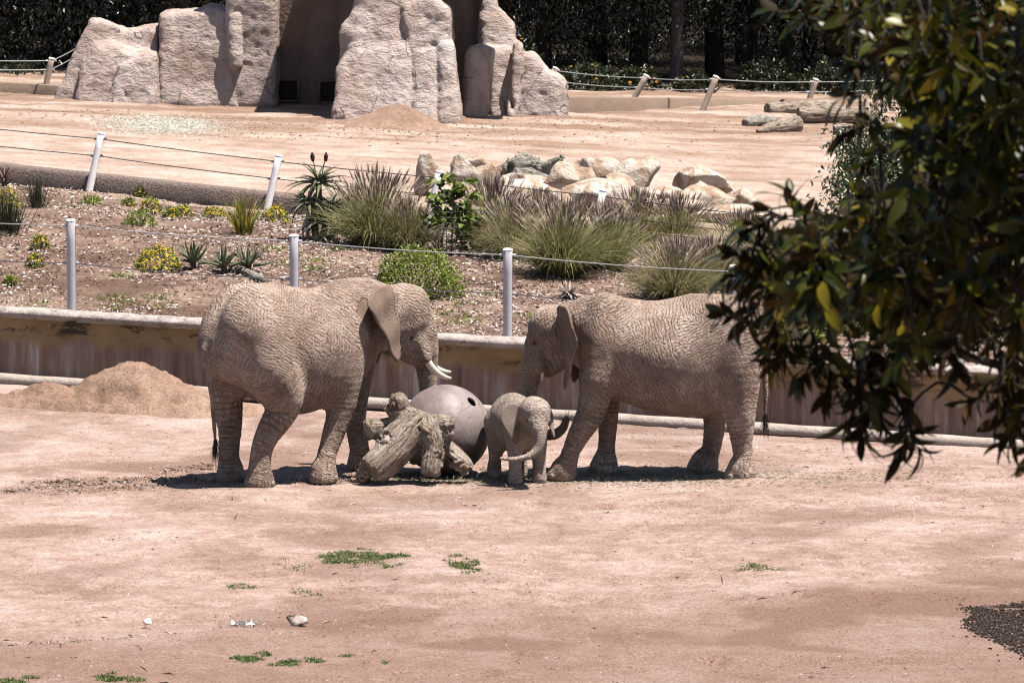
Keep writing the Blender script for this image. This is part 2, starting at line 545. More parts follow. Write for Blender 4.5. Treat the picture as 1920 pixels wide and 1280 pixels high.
def dirt_material(name, cols, attr=True, scale=1.0):
    m, g = M(name)
    p = g.geo()
    big = g.noise(p, 0.55 * scale, 5, 0.6)
    med = g.noise(p, 3.2 * scale, 5, 0.65, 0.6)
    fine = g.noise(p, 38 * scale, 4, 0.7)
    f = g.math('ADD', g.math('ADD', g.math('MULTIPLY', big, 0.42), g.math('MULTIPLY', med, 0.33)), g.math('MULTIPLY', g.noise(p, 13 * scale, 5, 0.7), 0.25))
    c = g.ramp(f, [(0.38, cols[0]), (0.47, cols[1]), (0.53, cols[2]), (0.62, cols[3])])
    if attr:
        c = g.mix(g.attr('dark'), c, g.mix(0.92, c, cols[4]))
        c = g.mix(g.attr('pale'), c, cols[5])
    sp = g.mr(fine, 0.34, 0.54, 0.5, 1.1)
    c = g.mix(1.0, c, g.n('CombineColor', {0: sp, 1: sp, 2: sp}), 'MULTIPLY')
    grit = g.vor(p, 17 * scale)
    gm = g.math('MULTIPLY', g.math('LESS_THAN', grit, 0.16), g.math('GREATER_THAN', g.noise(p, 2.2, 3), 0.5))
    c = g.mix(g.math('MULTIPLY', gm, 0.55), c, (0.13, 0.085, 0.06))
    h = g.math('ADD', g.math('MULTIPLY', med, 0.6), g.math('MULTIPLY', fine, 0.35))
    h = g.math('ADD', h, g.math('MULTIPLY', g.noise(p, 11 * scale, 4, 0.6), 0.5))
    g.out(c, 0.95, g.bump(h, 0.9, 0.035), 0.1)
    return m
M_yard = dirt_material('yard_dirt', [(0.33, 0.21, 0.168), (0.445, 0.305, 0.255), (0.55, 0.40, 0.348), (0.68, 0.54, 0.49), (0.265, 0.16, 0.123), (0.64, 0.53, 0.475)])
M_terr = dirt_material('terrace_dirt', [(0.41, 0.28, 0.215), (0.55, 0.405, 0.33), (0.66, 0.51, 0.435), (0.77, 0.63, 0.56), (0.31, 0.19, 0.13), (0.60, 0.44, 0.35)])
M_pile = dirt_material('piled_dirt', [(0.28, 0.175, 0.125), (0.37, 0.24, 0.178), (0.45, 0.30, 0.228), (0.55, 0.385, 0.30), (0.25, 0.16, 0.10), (0.5, 0.4, 0.33)], attr=False)
M_mulch = dirt_material('mulch_soil', [(0.14, 0.088, 0.068), (0.24, 0.155, 0.12), (0.34, 0.235, 0.185), (0.46, 0.34, 0.28), (0.15, 0.09, 0.065), (0.58, 0.44, 0.35)])

def axis(lo, hi, step, outer, n):
    a = np.arange(lo, hi + step * 0.5, step)
    return np.concatenate([lo - (lo - outer[0]) * (np.linspace(1, 0, n, endpoint=False) ** 2), a, hi + (outer[1] - hi) * (np.linspace(0, 1, n + 1)[1:] ** 2)])
# yard
gx = axis(-9, 9, 0.055, (-70, 70), 14); gy = axis(44, 71.5, 0.065, (-40, 74), 12)
X, Y = np.meshgrid(gx, gy, indexing='ij'); x, y = X.ravel(), Y.ravel()
z = yard_detail(x, y)
P = np.stack([x, y, 0 * x], 1)
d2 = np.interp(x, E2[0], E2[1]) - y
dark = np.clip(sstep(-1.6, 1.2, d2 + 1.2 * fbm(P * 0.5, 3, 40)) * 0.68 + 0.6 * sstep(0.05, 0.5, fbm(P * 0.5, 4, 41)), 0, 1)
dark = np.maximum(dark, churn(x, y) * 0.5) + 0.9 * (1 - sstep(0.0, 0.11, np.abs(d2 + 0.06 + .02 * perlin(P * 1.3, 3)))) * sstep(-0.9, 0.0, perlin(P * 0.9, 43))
fr = np.random.default_rng(31)
for k in range(230):          # round elephant footprints pressed into the dirt, in short trails
    if k % 9 == 0: fx, fy, fa = fr.uniform(-5.5, 5.5), fr.uniform(46, 65), fr.uniform(-.5, .5) + (math.pi if fr.random() < .5 else 0)
    fx += math.cos(fa) * .75 + fr.normal(0, .1); fy += math.sin(fa) * .75 + (.22 if k % 2 else -.22)
    m_ = (np.abs(x - fx) < .4) & (np.abs(y - fy) < .4)
    dd = np.hypot(x[m_] - fx, (y[m_] - fy) * 1.1) / fr.uniform(.17, .22)
    z[m_] += -.028 * (1 - sstep(.75, 1.0, dd)) + .018 * np.exp(-((dd - 1.15) / .16) ** 2)
    dark[m_] = np.maximum(dark[m_], .30 * (1 - sstep(.8, 1.15, dd)))
cpx = onz(1060, 893)
pale = 0.75 * np.exp(-(((x - cpx[0]) / 2.2) ** 2 + ((y - cpx[1]) / 0.8) ** 2)) * sstep(-0.3, 0.4, fbm(P * 2.5, 3, 44))
pale = np.maximum(pale, 0.55 * sstep(62.0, 65.5, y) * sstep(-0.2, 0.5, fbm(P * 0.8, 3, 45)))
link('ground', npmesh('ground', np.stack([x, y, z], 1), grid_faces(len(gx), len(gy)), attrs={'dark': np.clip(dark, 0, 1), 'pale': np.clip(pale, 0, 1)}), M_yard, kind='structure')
# planted bank
gx = axis(-11, 11, 0.07, (-40, 40), 8); gt = np.linspace(0, 1, 200)
X, T = np.meshgrid(gx, gt, indexing='ij'); x = X.ravel(); t = T.ravel()
y = Yw(x) + 0.22 + t * (Y4(x) + 0.15 - Yw(x) - 0.22)
z = bank_detail(x, y)
P = np.stack([x, y, 0 * x], 1)
dark = sstep(0.0, 0.5, fbm(P * 0.6, 3, 50)) * 0.8
kd = (Y4(x) - y)
pale = 0.8 * (1 - sstep(0.5, 1.1, kd + 0.25 * perlin(P, 51))) * sstep(0.0, 0.15, kd)
link('planting_bed', npmesh('planting_bed', np.stack([x, y, z], 1), grid_faces(len(gx), len(gt)), attrs={'dark': dark, 'pale': pale}), M_mulch, kind='structure')
# upper terrace
gx = axis(-13, 13, 0.09, (-70, 70), 10); gt = np.linspace(0, 1, 260)
X, T = np.meshgrid(gx, gt, indexing='ij'); x = X.ravel(); t = T.ravel()
y = Y4(x) + 0.12 + t * (115 - Y4(x) - 0.12)
z = terr_detail(x, y)
P = np.stack([x, y, 0 * x], 1)
dark = sstep(91, 99, y + 3 * perlin(P * 0.25, 60)) * 0.8 * sstep(-0.35, 0.3, fbm(P * np.array([0.25, 0.9, 1]), 4, 61)) + 0.5 * sstep(0.2, 0.6, fbm(P * np.array([0.5, 1.4, 1]), 4, 62))
hp = TR(305, 234)
pale = 0.0 * x
link('terrace_ground', npmesh('terrace_ground', np.stack([x, y, z], 1), grid_faces(len(gx), len(gt)), attrs={'dark': np.clip(dark, 0, 1), 'pale': pale}), M_terr, kind='structure')
# forest floor to the horizon
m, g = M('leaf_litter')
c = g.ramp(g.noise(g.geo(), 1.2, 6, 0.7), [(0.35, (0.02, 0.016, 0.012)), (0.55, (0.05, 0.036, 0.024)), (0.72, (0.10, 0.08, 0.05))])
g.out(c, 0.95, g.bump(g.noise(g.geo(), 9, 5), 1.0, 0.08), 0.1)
gx = axis(-60, 60, 2.0, (-2500, 2500), 12); gy = np.concatenate([np.arange(109, 180, 1.5), 180 + np.linspace(0, 1, 20)[1:] ** 2 * 4000])
X, Y = np.meshgrid(gx, gy, indexing='ij'); x, y = X.ravel(), Y.ravel()
z = 1.8 - 0.025 * np.clip(x, -16, 16) + 0.15 * perlin(np.stack([x, y, 0 * x], 1) * 0.2, 70) + 14 * sstep(165, 420, y)
link('forest_floor', npmesh('forest_floor', np.stack([x, y, z], 1), grid_faces(len(gx), len(gy))), m, kind='structure')

# ---------------------------------------------------------------- retaining wall
def sweep(xs, yf, zf, prof, seed, amp, freq=2.0):
    prof = np.array(prof, float); m = len(prof)
    V = np.zeros((len(xs), m, 3))
    V[:, :, 0] = xs[:, None]; V[:, :, 1] = yf(xs)[:, None] + prof[None, :, 0]; V[:, :, 2] = zf(xs)[:, None] + prof[None, :, 1]
    V = V.reshape(-1, 3)
    F = grid_faces(len(xs), m)
    N = vnormals(V, F)
    return V + N * (amp * fbm(V * freq, 4, seed))[:, None], F
m, g = M('stained_concrete')
p = g.geo()
hz = g.attr('h')
n1 = g.noise(p, 1.6, 5, 0.6); n2 = g.noise(g.map(p, (3.2, 3.2, 0.28)), 1.6, 5, 0.65)
gold = g.ramp(n1, [(0.3, (0.38, 0.235, 0.11)), (0.6, (0.58, 0.385, 0.20)), (0.8, (0.66, 0.47, 0.28))])
low = g.ramp(n2, [(0.3, (0.20, 0.125, 0.10)), (0.42, (0.34, 0.215, 0.17)), (0.52, (0.46, 0.30, 0.235)), (0.61, (0.58, 0.44, 0.38)), (0.70, (0.85, 0.78, 0.76))])
hm = g.math('ADD', hz, g.math('MULTIPLY', g.math('SUBTRACT', g.noise(g.map(p, (1.3, 1.3, 0.4)), 2.0, 5), 0.5), 0.42))
c = g.mix(g.mr(hm, 0.54, 0.66), low, gold)
mold = g.math('MULTIPLY', g.mr(g.noise(g.map(p, (1.0, 1.0, 2.2)), 1.9, 6, 0.7), 0.50, 0.58), g.math('MULTIPLY', g.mr(hz, 0.62, 0.74), g.mr(hz, 0.93, 0.86)))
c = g.mix(g.math('MULTIPLY', mold, 0.85), c, (0.035, 0.026, 0.016))
drip = g.math('MULTIPLY', g.mr(g.noise(g.map(p, (7, 7, 0.9)), 1.0, 4, 0.6), 0.66, 0.72), g.mr(hz, 0.62, 0.5))
c = g.mix(g.math('MULTIPLY', drip, 0.5), c, (0.52, 0.49, 0.48))
g.out(c, 0.85, g.bump(g.math('ADD', n1, g.noise(p, 14, 5)), 0.7, 0.03), 0.25)
M_wall = m
m, g = M('weathered_cap')
p = g.geo()
c = g.ramp(g.noise(p, 5, 6, 0.7), [(0.3, (0.33, 0.27, 0.24)), (0.5, (0.5, 0.44, 0.41)), (0.7, (0.64, 0.58, 0.55))])
c = g.mix(g.mr(g.noise(g.map(p, (2, 2, 5)), 2.5, 6, 0.7), 0.55, 0.66, 0, 0.7), c, (0.16, 0.11, 0.085))
g.out(c, 0.85, g.bump(g.noise(p, 16, 6, 0.65), 0.9, 0.035), 0.25, gain=1.2)
M_cap = m
xs = np.arange(-16, 16.01, 0.06)
wall = thing('retaining_wall', (0, 66.85, 0), 'long stained brown concrete wall with pale rounded cap behind the elephants', 'wall')
def wl(name, V, F, mt, attrs=None):
    return link(name, npmesh(name, V - np.array([0, 66.85, 0]), F, attrs=attrs), mt, wall)
hs = np.linspace(-0.3, WALLH - 0.12, 30)
V, F = sweep(xs, lambda x: Yw(x), zw, [(0.04 * (h / WALLH), h) for h in hs], 80, 0.012, 1.2)
wl('wall_face', V, F, M_wall, {'h': (V[:, 2] - zw(V[:, 0])) / WALLH})
def zcap(x): return zw(x) + WALLH - 0.045
an = np.linspace(-0.35 * math.pi, 1.25 * math.pi, 16)
V, F = sweep(xs, lambda x: Yw(x) + 0.13, zcap, [(-0.20 * math.cos(a), 0.085 * math.sin(a)) for a in an], 82, 0.014, 2.2)
wl('wall_cap', V, F, M_cap)
rail = thing('kerb', (0, 66.5, 0), 'pale rounded concrete kerb running along the foot of the stained wall', 'kerb')
an = np.linspace(-0.45 * math.pi, 1.35 * math.pi, 16)
m, g = M('kerb_concrete')
p = g.geo()
c = g.ramp(g.noise(p, 4, 6, 0.7), [(0.3, (0.40, 0.32, 0.27)), (0.5, (0.52, 0.44, 0.39)), (0.7, (0.62, 0.55, 0.51))])
c = g.mix(g.mr(g.math('ADD', g.attr('h'), g.math('MULTIPLY', g.noise(p, 3, 5, 0.7), 0.5)), 0.55, 0.25), c, (0.15, 0.09, 0.06))
g.out(c, 0.85, g.bump(g.noise(p, 20, 5), 0.7, 0.02), 0.25, gain=1.1)
V, F = sweep(xs, lambda x: Yw(x) - 0.20, lambda x: zw(x) + 0.065, [(-0.105 * math.cos(a), 0.095 * math.sin(a)) for a in an], 83, 0.010, 1.5)
link('kerb_face', npmesh('kerb_face', V - np.array([0, 66.5, 0]), F, attrs={'h': (V[:, 2] - zw(V[:, 0])) / 0.16}), m, rail)
# ledge of dirt banked against the kerb is part of the ground sheet; upper kerb:
kb = thing('kerb', (0, 79.76, 0), 'dark rough concrete kerb holding the upper terrace above the planted bank', 'kerb')
m, g = M('rough_kerb')
p = g.geo()
c = g.ramp(g.noise(p, 22, 5, 0.7), [(0.3, (0.17, 0.125, 0.108)), (0.5, (0.29, 0.22, 0.195)), (0.7, (0.42, 0.33, 0.30))])
g.out(c, 0.9, g.bump(g.noise(p, 30, 4), 1.0, 0.03), 0.2)
xk = np.arange(-14, 13, 0.08)
V, F = sweep(xk, lambda x: Y4(x), z4, [(0.0, -0.25), (0.0, 0.0), (0.02, KERB * 0.4), (0.05, KERB * 0.75), (0.09, KERB * 0.95), (0.15, KERB), (0.3, KERB + 0.005), (0.32, 0)], 84, 0.012, 2)
link('kerb_face', npmesh('kerb_face', V - np.array([0, 79.76, 0]), F), m, kb)

# ---------------------------------------------------------------- fences
M_post = simple('galvanised_paint', (0.52, 0.50, 0.54), 0.55, 0.4, 0.15, 5, 0.004, gain=1.5)
M_pwhite = simple('white_worn_paint', (0.85, 0.81, 0.80), 0.6, 0.4, 0.12, 6, 0.004, gain=2.1)
M_ptan = simple('tan_worn_paint', (0.60, 0.49, 0.40), 0.7, 0.3, 0.2, 6, 0.004, gain=1.5)
M_cable = simple('steel_cable', (0.50, 0.50, 0.52), 0.45, 0.5, 0.15, 30, gain=1.15)
M_cabledk = simple('dark_cable', (0.07, 0.065, 0.065), 0.5, 0.5, 0.15, 30)
def cable(mb, A, B, sag, r):
    A, B = np.array(A), np.array(B); t = np.linspace(0, 1, 14)[:, None]
    P = A + (B - A) * t; P[:, 2] -= sag * 4 * (t * (1 - t))[:, 0]
    mb.tube(P, r, 6)
def fence(name, bases, tops, drops, rp, mp, mc, label, rc=0.009, sag=0.03, ext=(), clampr=2.2):
    o0 = np.array(bases[0])
    t = thing(name, o0, label, 'fence')
    for b, tp in zip(bases, tops):
        b, tp = np.array(b), np.array(tp)
        mb = MB(); ax = nrm(tp - b)
        L = np.linalg.norm(tp - b)
        tt = np.array([-0.25, 0.0, 0.25 * L, 0.5 * L, 0.75 * L, L - 0.012, L])
        mb.tube(b - o0 + ax * tt[:, None], np.array([rp] * 5 + [rp, rp * 0.86]), 14)
        po = link('post', mb.mesh('post'), mp, t)
        cb = MB()
        q = tp - ax * L * 0.0
        cb.tube(np.array([q - o0 - ax * 0.004, q - o0 + ax * 0.016]), np.array([rp * 1.06, rp * 0.9]), 14)
        link('post_cap', cb.mesh('post_cap'), M_pwhite, po)
        for dr in drops:
            c = tp - ax * dr - o0
            kb_ = MB()
            kb_.tube(np.array([c - [rp * 1.7, 0.0, 0], c + [rp * 1.7, 0, 0]]), rc * clampr, 7)
            link('cable_clamp', kb_.mesh('cable_clamp'), mc, po)
    allb = list(zip(bases, tops))
    for dr in drops:
        mb = MB()
        pts = [np.array(tp) - nrm(np.array(tp) - np.array(b)) * dr - o0 for b, tp in allb]
        if ext:
            pts = [pts[0] + np.array(ext[0])] + pts + [pts[-1] + np.array(ext[1])]
        for a, b in zip(pts[:-1], pts[1:]): cable(mb, a, b, sag, rc)
        link('cable', mb.mesh('cable'), mc, t)
    return t
def wall_top_pt(px, py):
    d = ray(px, py); f = d[0] / d[1]
    Yv = (66.85 + 0.13) / (1 + 0.287 * f)
    return np.array([f * Yv, Yv, zw(f * Yv) + WALLH + 0.03])
bs = []; tp = []
for px, pyt in ((127, 413), (548, 442), (952, 468), (1380, 499), (1806, 528)):
    b = wall_top_pt(px, 0); b[1] += 0.14; b[2] -= 0.05
    t_ = at(px, pyt, b[1]); bs.append(b); tp.append(np.array([b[0], b[1], t_[2]]))
fence('wire_fence', bs, tp, (0.075, 0.62), 0.068, M_post, M_cable, 'wire fence with upright grey steel posts along the top of the retaining wall', 0.0085, 0.03,
      ((-3.1, 0.9, 0.08), (3.1, -0.9, -0.08)))
bs = []; tp = []
for (bx, by, tx, ty) in ((166, 362, 190, 250), (499, 398, 523, 292), (798, 434, 824, 322), (1106, 470, 1131, 357), (1420, 506, 1444, 395), (1730, 540, 1756, 430)):
    p = at(bx, by, 80); f = p[0] / p[1]
    Yv = 79.76 / (1 + 0.506 * f) - 0.10
    b = at(bx, by, Yv); b[2] = z4(b[0]) - 0.02
    t_ = at(tx, ty, Yv + 0.05); bs.append(b); tp.append(t_)
fence('wire_fence', bs, tp, (0.10, 0.40), 0.064, M_pwhite, M_cabledk, 'wire fence with leaning white posts between planted bank and upper terrace', 0.0095, 0.015,
      ((-3.1, 1.55, 0.2), (3.0, -1.5, -0.2)))
# far fence, right of the rocks, on a low wall
M_low = simple('low_wall_concrete', (0.36, 0.26, 0.20), 0.9, 0.2, 0.25, 2.5, 0.02)
def lowwall(pts, h, label):
    P = np.array(pts); x = P[:, 0]
    t = thing('low_wall', (P[0, 0], P[0, 1], P[0, 2]), label, 'wall')
    Q = np.array([np.interp(np.linspace(0, 1, 60), np.linspace(0, 1, len(P)), P[:, k]) for k in range(3)]).T
    H = np.interp(np.linspace(0, 1, 60), np.linspace(0, 1, len(h)), h)
    T = nrm(np.gradient(Q, axis=0)); Nn = np.stack([-T[:, 1], T[:, 0], 0 * T[:, 0]], 1)
    prof = [(0, -0.3), (0.0, 0.9), (0.03, 1.0), (0.2, 1.0), (0.23, 0.9), (0.23, -0.3)]
    V = np.zeros((60, len(prof), 3))
    for j, (o_, hh) in enumerate(prof):
        V[:, j] = Q + Nn * o_; V[:, j, 2] += np.where(hh > 0, hh * H, hh)
    link('wall_body', npmesh('wall_body', V.reshape(-1, 3) - P[0], grid_faces(60, len(prof)), smooth=False), M_low, t)
rp_ = [TR(1030, 214), TR(1100, 212), TR(1200, 207), TR(1300, 201), TR(1390, 196), TR(1480, 191), TR(1700, 186)]
lowwall(rp_, [0.36, 0.36, 0.28, 0.20, 0.12, 0.06, 0.03], 'low tan concrete wall tapering into the dirt right of the rocks')
bs = []; tp = []
for (bx, by, tx, ty) in ((1018, 181, 1042, 128), (1187, 188, 1212, 142), (1322, 196, 1343, 144), (1517, 188, 1530, 149), (1690, 182, 1702, 142)):
    q = TR(bx, by + 14 if bx < 1400 else by)
    b = at(bx, by, q[1] + 0.25); bs.append(b); tp.append(at(tx, ty, q[1] + 0.25))
fence('wire_fence', bs, tp, (0.06, 0.30), 0.068, M_ptan, M_cable, 'wire fence with leaning tan posts in front of dark trees', 0.011, 0.03)
lp_ = [TR(-320, 168), TR(-150, 170), TR(0, 173), TR(60, 176), TR(112, 180)]
lowwall(lp_, [0.22, 0.22, 0.22, 0.22, 0.22], 'low concrete wall at far left beside the pale rocks')
bs = []; tp = []
for (bx, by, tx, ty) in ((-150, 155, -140, 105), (86, 162, 97, 110), (148, 128, 160, 76)):
    q = TR(bx, 178); b = at(bx, by, q[1] + 0.2); bs.append(b); tp.append(at(tx, ty, q[1] + 0.2))
fence('wire_fence', bs, tp, (0.05, 0.25), 0.066, M_ptan, M_cable, 'wire fence with tan posts left of the rocks', 0.011, 0.03)
# ---------------------------------------------------------------- artificial rock shelter
m, g = M('gunite_rock')
p = g.geo()
n0 = g.noise(p, 0.9, 5, 0.6, 0.4); n1 = g.noise(p, 4.5, 7, 0.68, 0.5); n2 = g.noise(g.map(p, (2.2, 2.2, 0.5)), 1.5, 5, 0.6)
c = g.ramp(g.math('ADD', g.math('MULTIPLY', n0, 0.7), g.math('MULTIPLY', n1, 0.3)), [(0.33, (0.48, 0.35, 0.30)), (0.44, (0.66, 0.52, 0.465)), (0.55, (0.78, 0.65, 0.60)), (0.68, (0.88, 0.79, 0.76))])
c = g.mix(g.mr(n2, 0.56, 0.70, 0, 0.6), c, (0.34, 0.225, 0.18))
h_f = g.noise(g.map(p, (1, 1, 2.6), (0.2, 0.5, 0.1)), 4, 4, 0.55, 1.6)
cr = g.n('TexVoronoi', {'Vector': g.mix(0.12, p, g.noise(p, 2.0, 4)), 'Scale': 1.15}, feature='DISTANCE_TO_EDGE')
crk = g.math('MULTIPLY', g.math('LESS_THAN', cr, 0.006), g.math('GREATER_THAN', g.noise(p, 1.0, 3), 0.52))
c = g.mix(g.math('MULTIPLY', crk, 0.7), c, (0.06, 0.045, 0.04))
h = g.math('ADD', g.math('MULTIPLY', n1, 1.0), g.math('MULTIPLY', g.noise(p, 22, 4, 0.6), 0.14))
h = g.math('ADD', h, g.math('MULTIPLY', h_f, 0.5))
h = g.math('SUBTRACT', h, g.math('MULTIPLY', crk, 0.5))
g.out(c, 0.9, g.bump(h, 1.0, 0.10), 0.2)
M_rock = m
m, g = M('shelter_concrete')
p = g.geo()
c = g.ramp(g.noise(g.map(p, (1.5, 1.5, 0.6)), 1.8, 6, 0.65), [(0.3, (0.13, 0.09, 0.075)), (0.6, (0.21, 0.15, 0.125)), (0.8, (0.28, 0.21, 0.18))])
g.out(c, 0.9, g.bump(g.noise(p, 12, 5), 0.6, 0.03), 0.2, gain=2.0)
M_shel = m
shel = thing('rock_shelter', at(640, 205, 101.5) * [1, 1, 0] + [0, 0, 2.0], 'tall artificial rock shelter with pale rough pillars and a dark shaded bay', 'rock shelter')
SH0 = np.array(shel.location)
def rockpart(name, blocks, mat_, seed, h=0.05, amp=1.0, cracks=(), parent=shel):
    """blocks: (px polygon, Yfront, depth, slope, round, blend)"""
    W_ = []
    for poly, Y0, dep, slope, rd, k in blocks:
        W_.append((np.array([at(a, b, Y0)[[0, 2]] for a, b in poly]), Y0, dep, slope * 2.5, rd, k))
    lo = np.array([min(w[0][:, 0].min() for w in W_) - .3, min(w[1] for w in W_) - .9, 1.5])
    hi = np.array([max(w[0][:, 0].max() for w in W_) + .3, max(w[1] + w[2] for w in W_) + 1.2, max(min(w[0][:, 1].max(), 6.6) for w in W_) + .3])
    f = Field(lo, hi, h)
    for P, Y0, dep, slope, rd, k in W_:
        def fn(X, Y, Z, P=P, Y0=Y0, dep=dep, slope=slope, rd=rd):
            d2 = poly2d(X, Z, P)
            yy = np.abs(Y - (Y0 + dep / 2) - slope * (Z - 2.0) * 0.5) - (dep / 2 - slope * (Z - 2.0) * 0.5)
            a, b = d2 + rd, yy + rd
            return np.sqrt(np.maximum(a, 0) ** 2 + np.maximum(b, 0) ** 2) + np.minimum(np.maximum(a, b), 0) - rd
        f.add(fn, [P[:, 0].min(), Y0 - .5, 1.5], [P[:, 0].max(), Y0 + dep + .8, P[:, 1].max()], k)
    for pts, Y0, slope, r in cracks:
        Q = np.array([at(a, b, Y0) for a, b in pts]); Q[:, 1] += slope * (Q[:, 2] - 2.0)
        Q = spline(Q, len(Q) * 5)
        Q[:, 0] += 0.04 * perlin(Q * 3, seed)
        for i in range(len(Q) - 1):
            a, b = Q[i], Q[i + 1]; ba = b - a
            def fn(X, Y, Z, a=a, ba=ba):
                t = np.clip(((X - a[0]) * ba[0] + (Z - a[2]) * ba[2]) / (ba @ ba + 1e-9), 0, 1)
                return np.sqrt((X - a[0] - ba[0] * t) ** 2 + ((Y - a[1] - ba[1] * t) * 0.35) ** 2 + (Z - a[2] - ba[2] * t) ** 2) - r
            f.carve(fn, np.minimum(a, b) - [r, .3, r], np.maximum(a, b) + [r, .3, r], 0.03)
    V, F = f.mesh()
    V = relax(V, F, 1, 0.5)
    N = vnormals(V, F)
    d = 0.075 * fbm(V * 0.8, 3, seed) + 0.05 * (0.45 - np.abs(perlin(V * 1.9 + 0.25 * perlin(V * 3, seed + 2)[:, None], seed + 5))) + 0.03 * (0.4 - np.abs(fbm(V * 5, 2, seed + 7)))
    V = V + N * (amp * d)[:, None]
    return link(name, npmesh(name, V - SH0, F), mat_, parent)
rockpart('rock_wall', [
    ([(96, 205), (105, 170), (125, 125), (150, 75), (163, 40), (182, 40), (212, 50), (238, 57), (296, 50), (297, 205)], 102.5, 1.3, .12, .13, .04),
    ([(138, 205), (150, 130), (176, 92), (205, 85), (240, 96), (292, 97), (296, 205)], 102.05, 1.0, .16, .2, .12),
    ([(196, 205), (222, 128), (250, 108), (290, 105), (293, 205)], 101.8, 0.8, .12, .15, .08)], M_rock, 100,
    cracks=[([(160, 45), (150, 110), (140, 180)], 102.3, .14, .03), ([(218, 100), (222, 140), (236, 188)], 101.8, .14, .035), ([(186, 112), (165, 132)], 102.05, .16, .03)])
rockpart('rock_wall', [
    ([(294, 205), (296, 33), (312, 24), (370, 22), (388, 14), (402, 17), (445, 32), (447, 205)], 102.2, 1.5, .10, .12, .04),
    ([(430, 130), (428, 30), (446, 28), (450, 130)], 101.9, .7, .1, .12, .1)], M_rock, 110,
    cracks=[([(344, 112), (350, 130), (342, 150), (346, 168)], 102.2, .10, .03), ([(352, 132), (362, 124), (372, 122)], 102.2, .1, .02), ([(415, 165), (436, 152)], 102.2, .1, .02)])
rockpart('rock_wall', [([(424, 205), (421, -170), (516, -170), (518, 205)], 102.3, 1.6, .03, .13, .04)], M_rock, 120, amp=.7,
    cracks=[([(482, 110), (490, 90), (504, 68)], 102.3, .03, .025), ([(424, 130), (440, 60), (446, 0)], 102.2, .03, .03)])
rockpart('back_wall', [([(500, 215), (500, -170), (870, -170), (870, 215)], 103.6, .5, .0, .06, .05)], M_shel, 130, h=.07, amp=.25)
rockpart('rock_pillar', [
    ([(638, 235), (638, 66), (645, 52), (662, 30), (668, -20), (676, -170), (806, -170), (812, 0), (842, 20), (848, 75), (852, 235)], 99.75, 1.7, .06, .15, .05),
    ([(650, 100), (648, 58), (664, 26), (742, 16), (760, 50), (768, 92)], 99.5, .8, .10, .15, .08),
    ([(768, 95), (752, 40), (750, 10), (806, -6), (842, 22), (846, 82)], 99.5, .8, .08, .13, .04),
    ([(626, 240), (628, 134), (642, 108), (660, 90), (768, 88), (772, 240)], 99.15, 1.2, .17, .13, .10),
    ([(773, 240), (773, 97), (796, 90), (817, 92), (818, 240)], 99.22, 1.0, .15, .14, .10),
    ([(820, 240), (820, 84), (836, 76), (853, 82), (863, 190), (863, 240)], 99.2, 1.2, .13, .2, .10)], M_rock, 140,
    cracks=[([(676, 90), (700, 87), (735, 88), (768, 92)], 99.3, .14, .035), ([(742, -10), (746, 20), (760, 50), (770, 92), (772, 150), (771, 215)], 99.25, .12, .045),
            ([(820, 84), (817, 140), (820, 215)], 99.25, .12, .04), ([(668, 18), (705, 22), (742, 16)], 99.6, .08, .06), ([(672, 195), (680, 160), (700, 150)], 99.15, .17, .025), ([(690, 166), (715, 158)], 99.15, .17, .03), ([(712, 128), (735, 120)], 99.15, .17, .02)])
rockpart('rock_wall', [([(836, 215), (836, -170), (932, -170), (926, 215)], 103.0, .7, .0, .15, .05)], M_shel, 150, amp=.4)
rockpart('rock_buttress', [
    ([(902, 225), (902, -170), (925, -170), (931, 18), (946, 28), (965, 50), (966, 78), (981, 88), (982, 225)], 101.9, 1.3, .10, .12, .04),
    ([(922, 225), (912, 100), (905, 88), (960, 92), (966, 225)], 101.6, .9, .14, .12, .05),
    ([(952, 225), (962, 86), (972, 78), (981, 90), (980, 140), (970, 225)], 101.3, .8, .10, .09, .04),
    ([(966, 230), (979, 102), (998, 101), (1015, 121), (1026, 136), (1050, 148), (1061, 164), (1061, 230)], 101.7, 1.1, .10, .2, .04)], M_rock, 160,
    cracks=[([(955, 150), (957, 180), (962, 205)], 101.4, .1, .03), ([(1012, 175), (1030, 178), (1048, 168)], 101.7, .1, .025)])
rockpart('rock_buttress', [([(868, 225), (871, 104), (880, 88), (906, 86), (927, 94), (922, 150), (914, 225)], 101.0, 1.0, .04, .15, .05)], M_rock, 170, amp=.6)
# roof slab that keeps the bay in shade, plus unseen blocks added in front to shade the left buttress
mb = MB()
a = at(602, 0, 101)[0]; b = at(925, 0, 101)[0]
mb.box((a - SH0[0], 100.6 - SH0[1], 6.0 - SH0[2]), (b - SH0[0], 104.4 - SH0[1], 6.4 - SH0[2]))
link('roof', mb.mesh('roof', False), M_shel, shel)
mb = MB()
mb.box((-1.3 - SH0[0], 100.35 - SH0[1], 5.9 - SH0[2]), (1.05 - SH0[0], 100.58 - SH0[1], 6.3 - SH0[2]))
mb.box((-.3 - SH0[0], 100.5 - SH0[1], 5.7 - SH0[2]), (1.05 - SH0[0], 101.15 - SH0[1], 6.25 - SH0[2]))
link('shade_block', mb.mesh('shade_block', False), M_shel, shel)
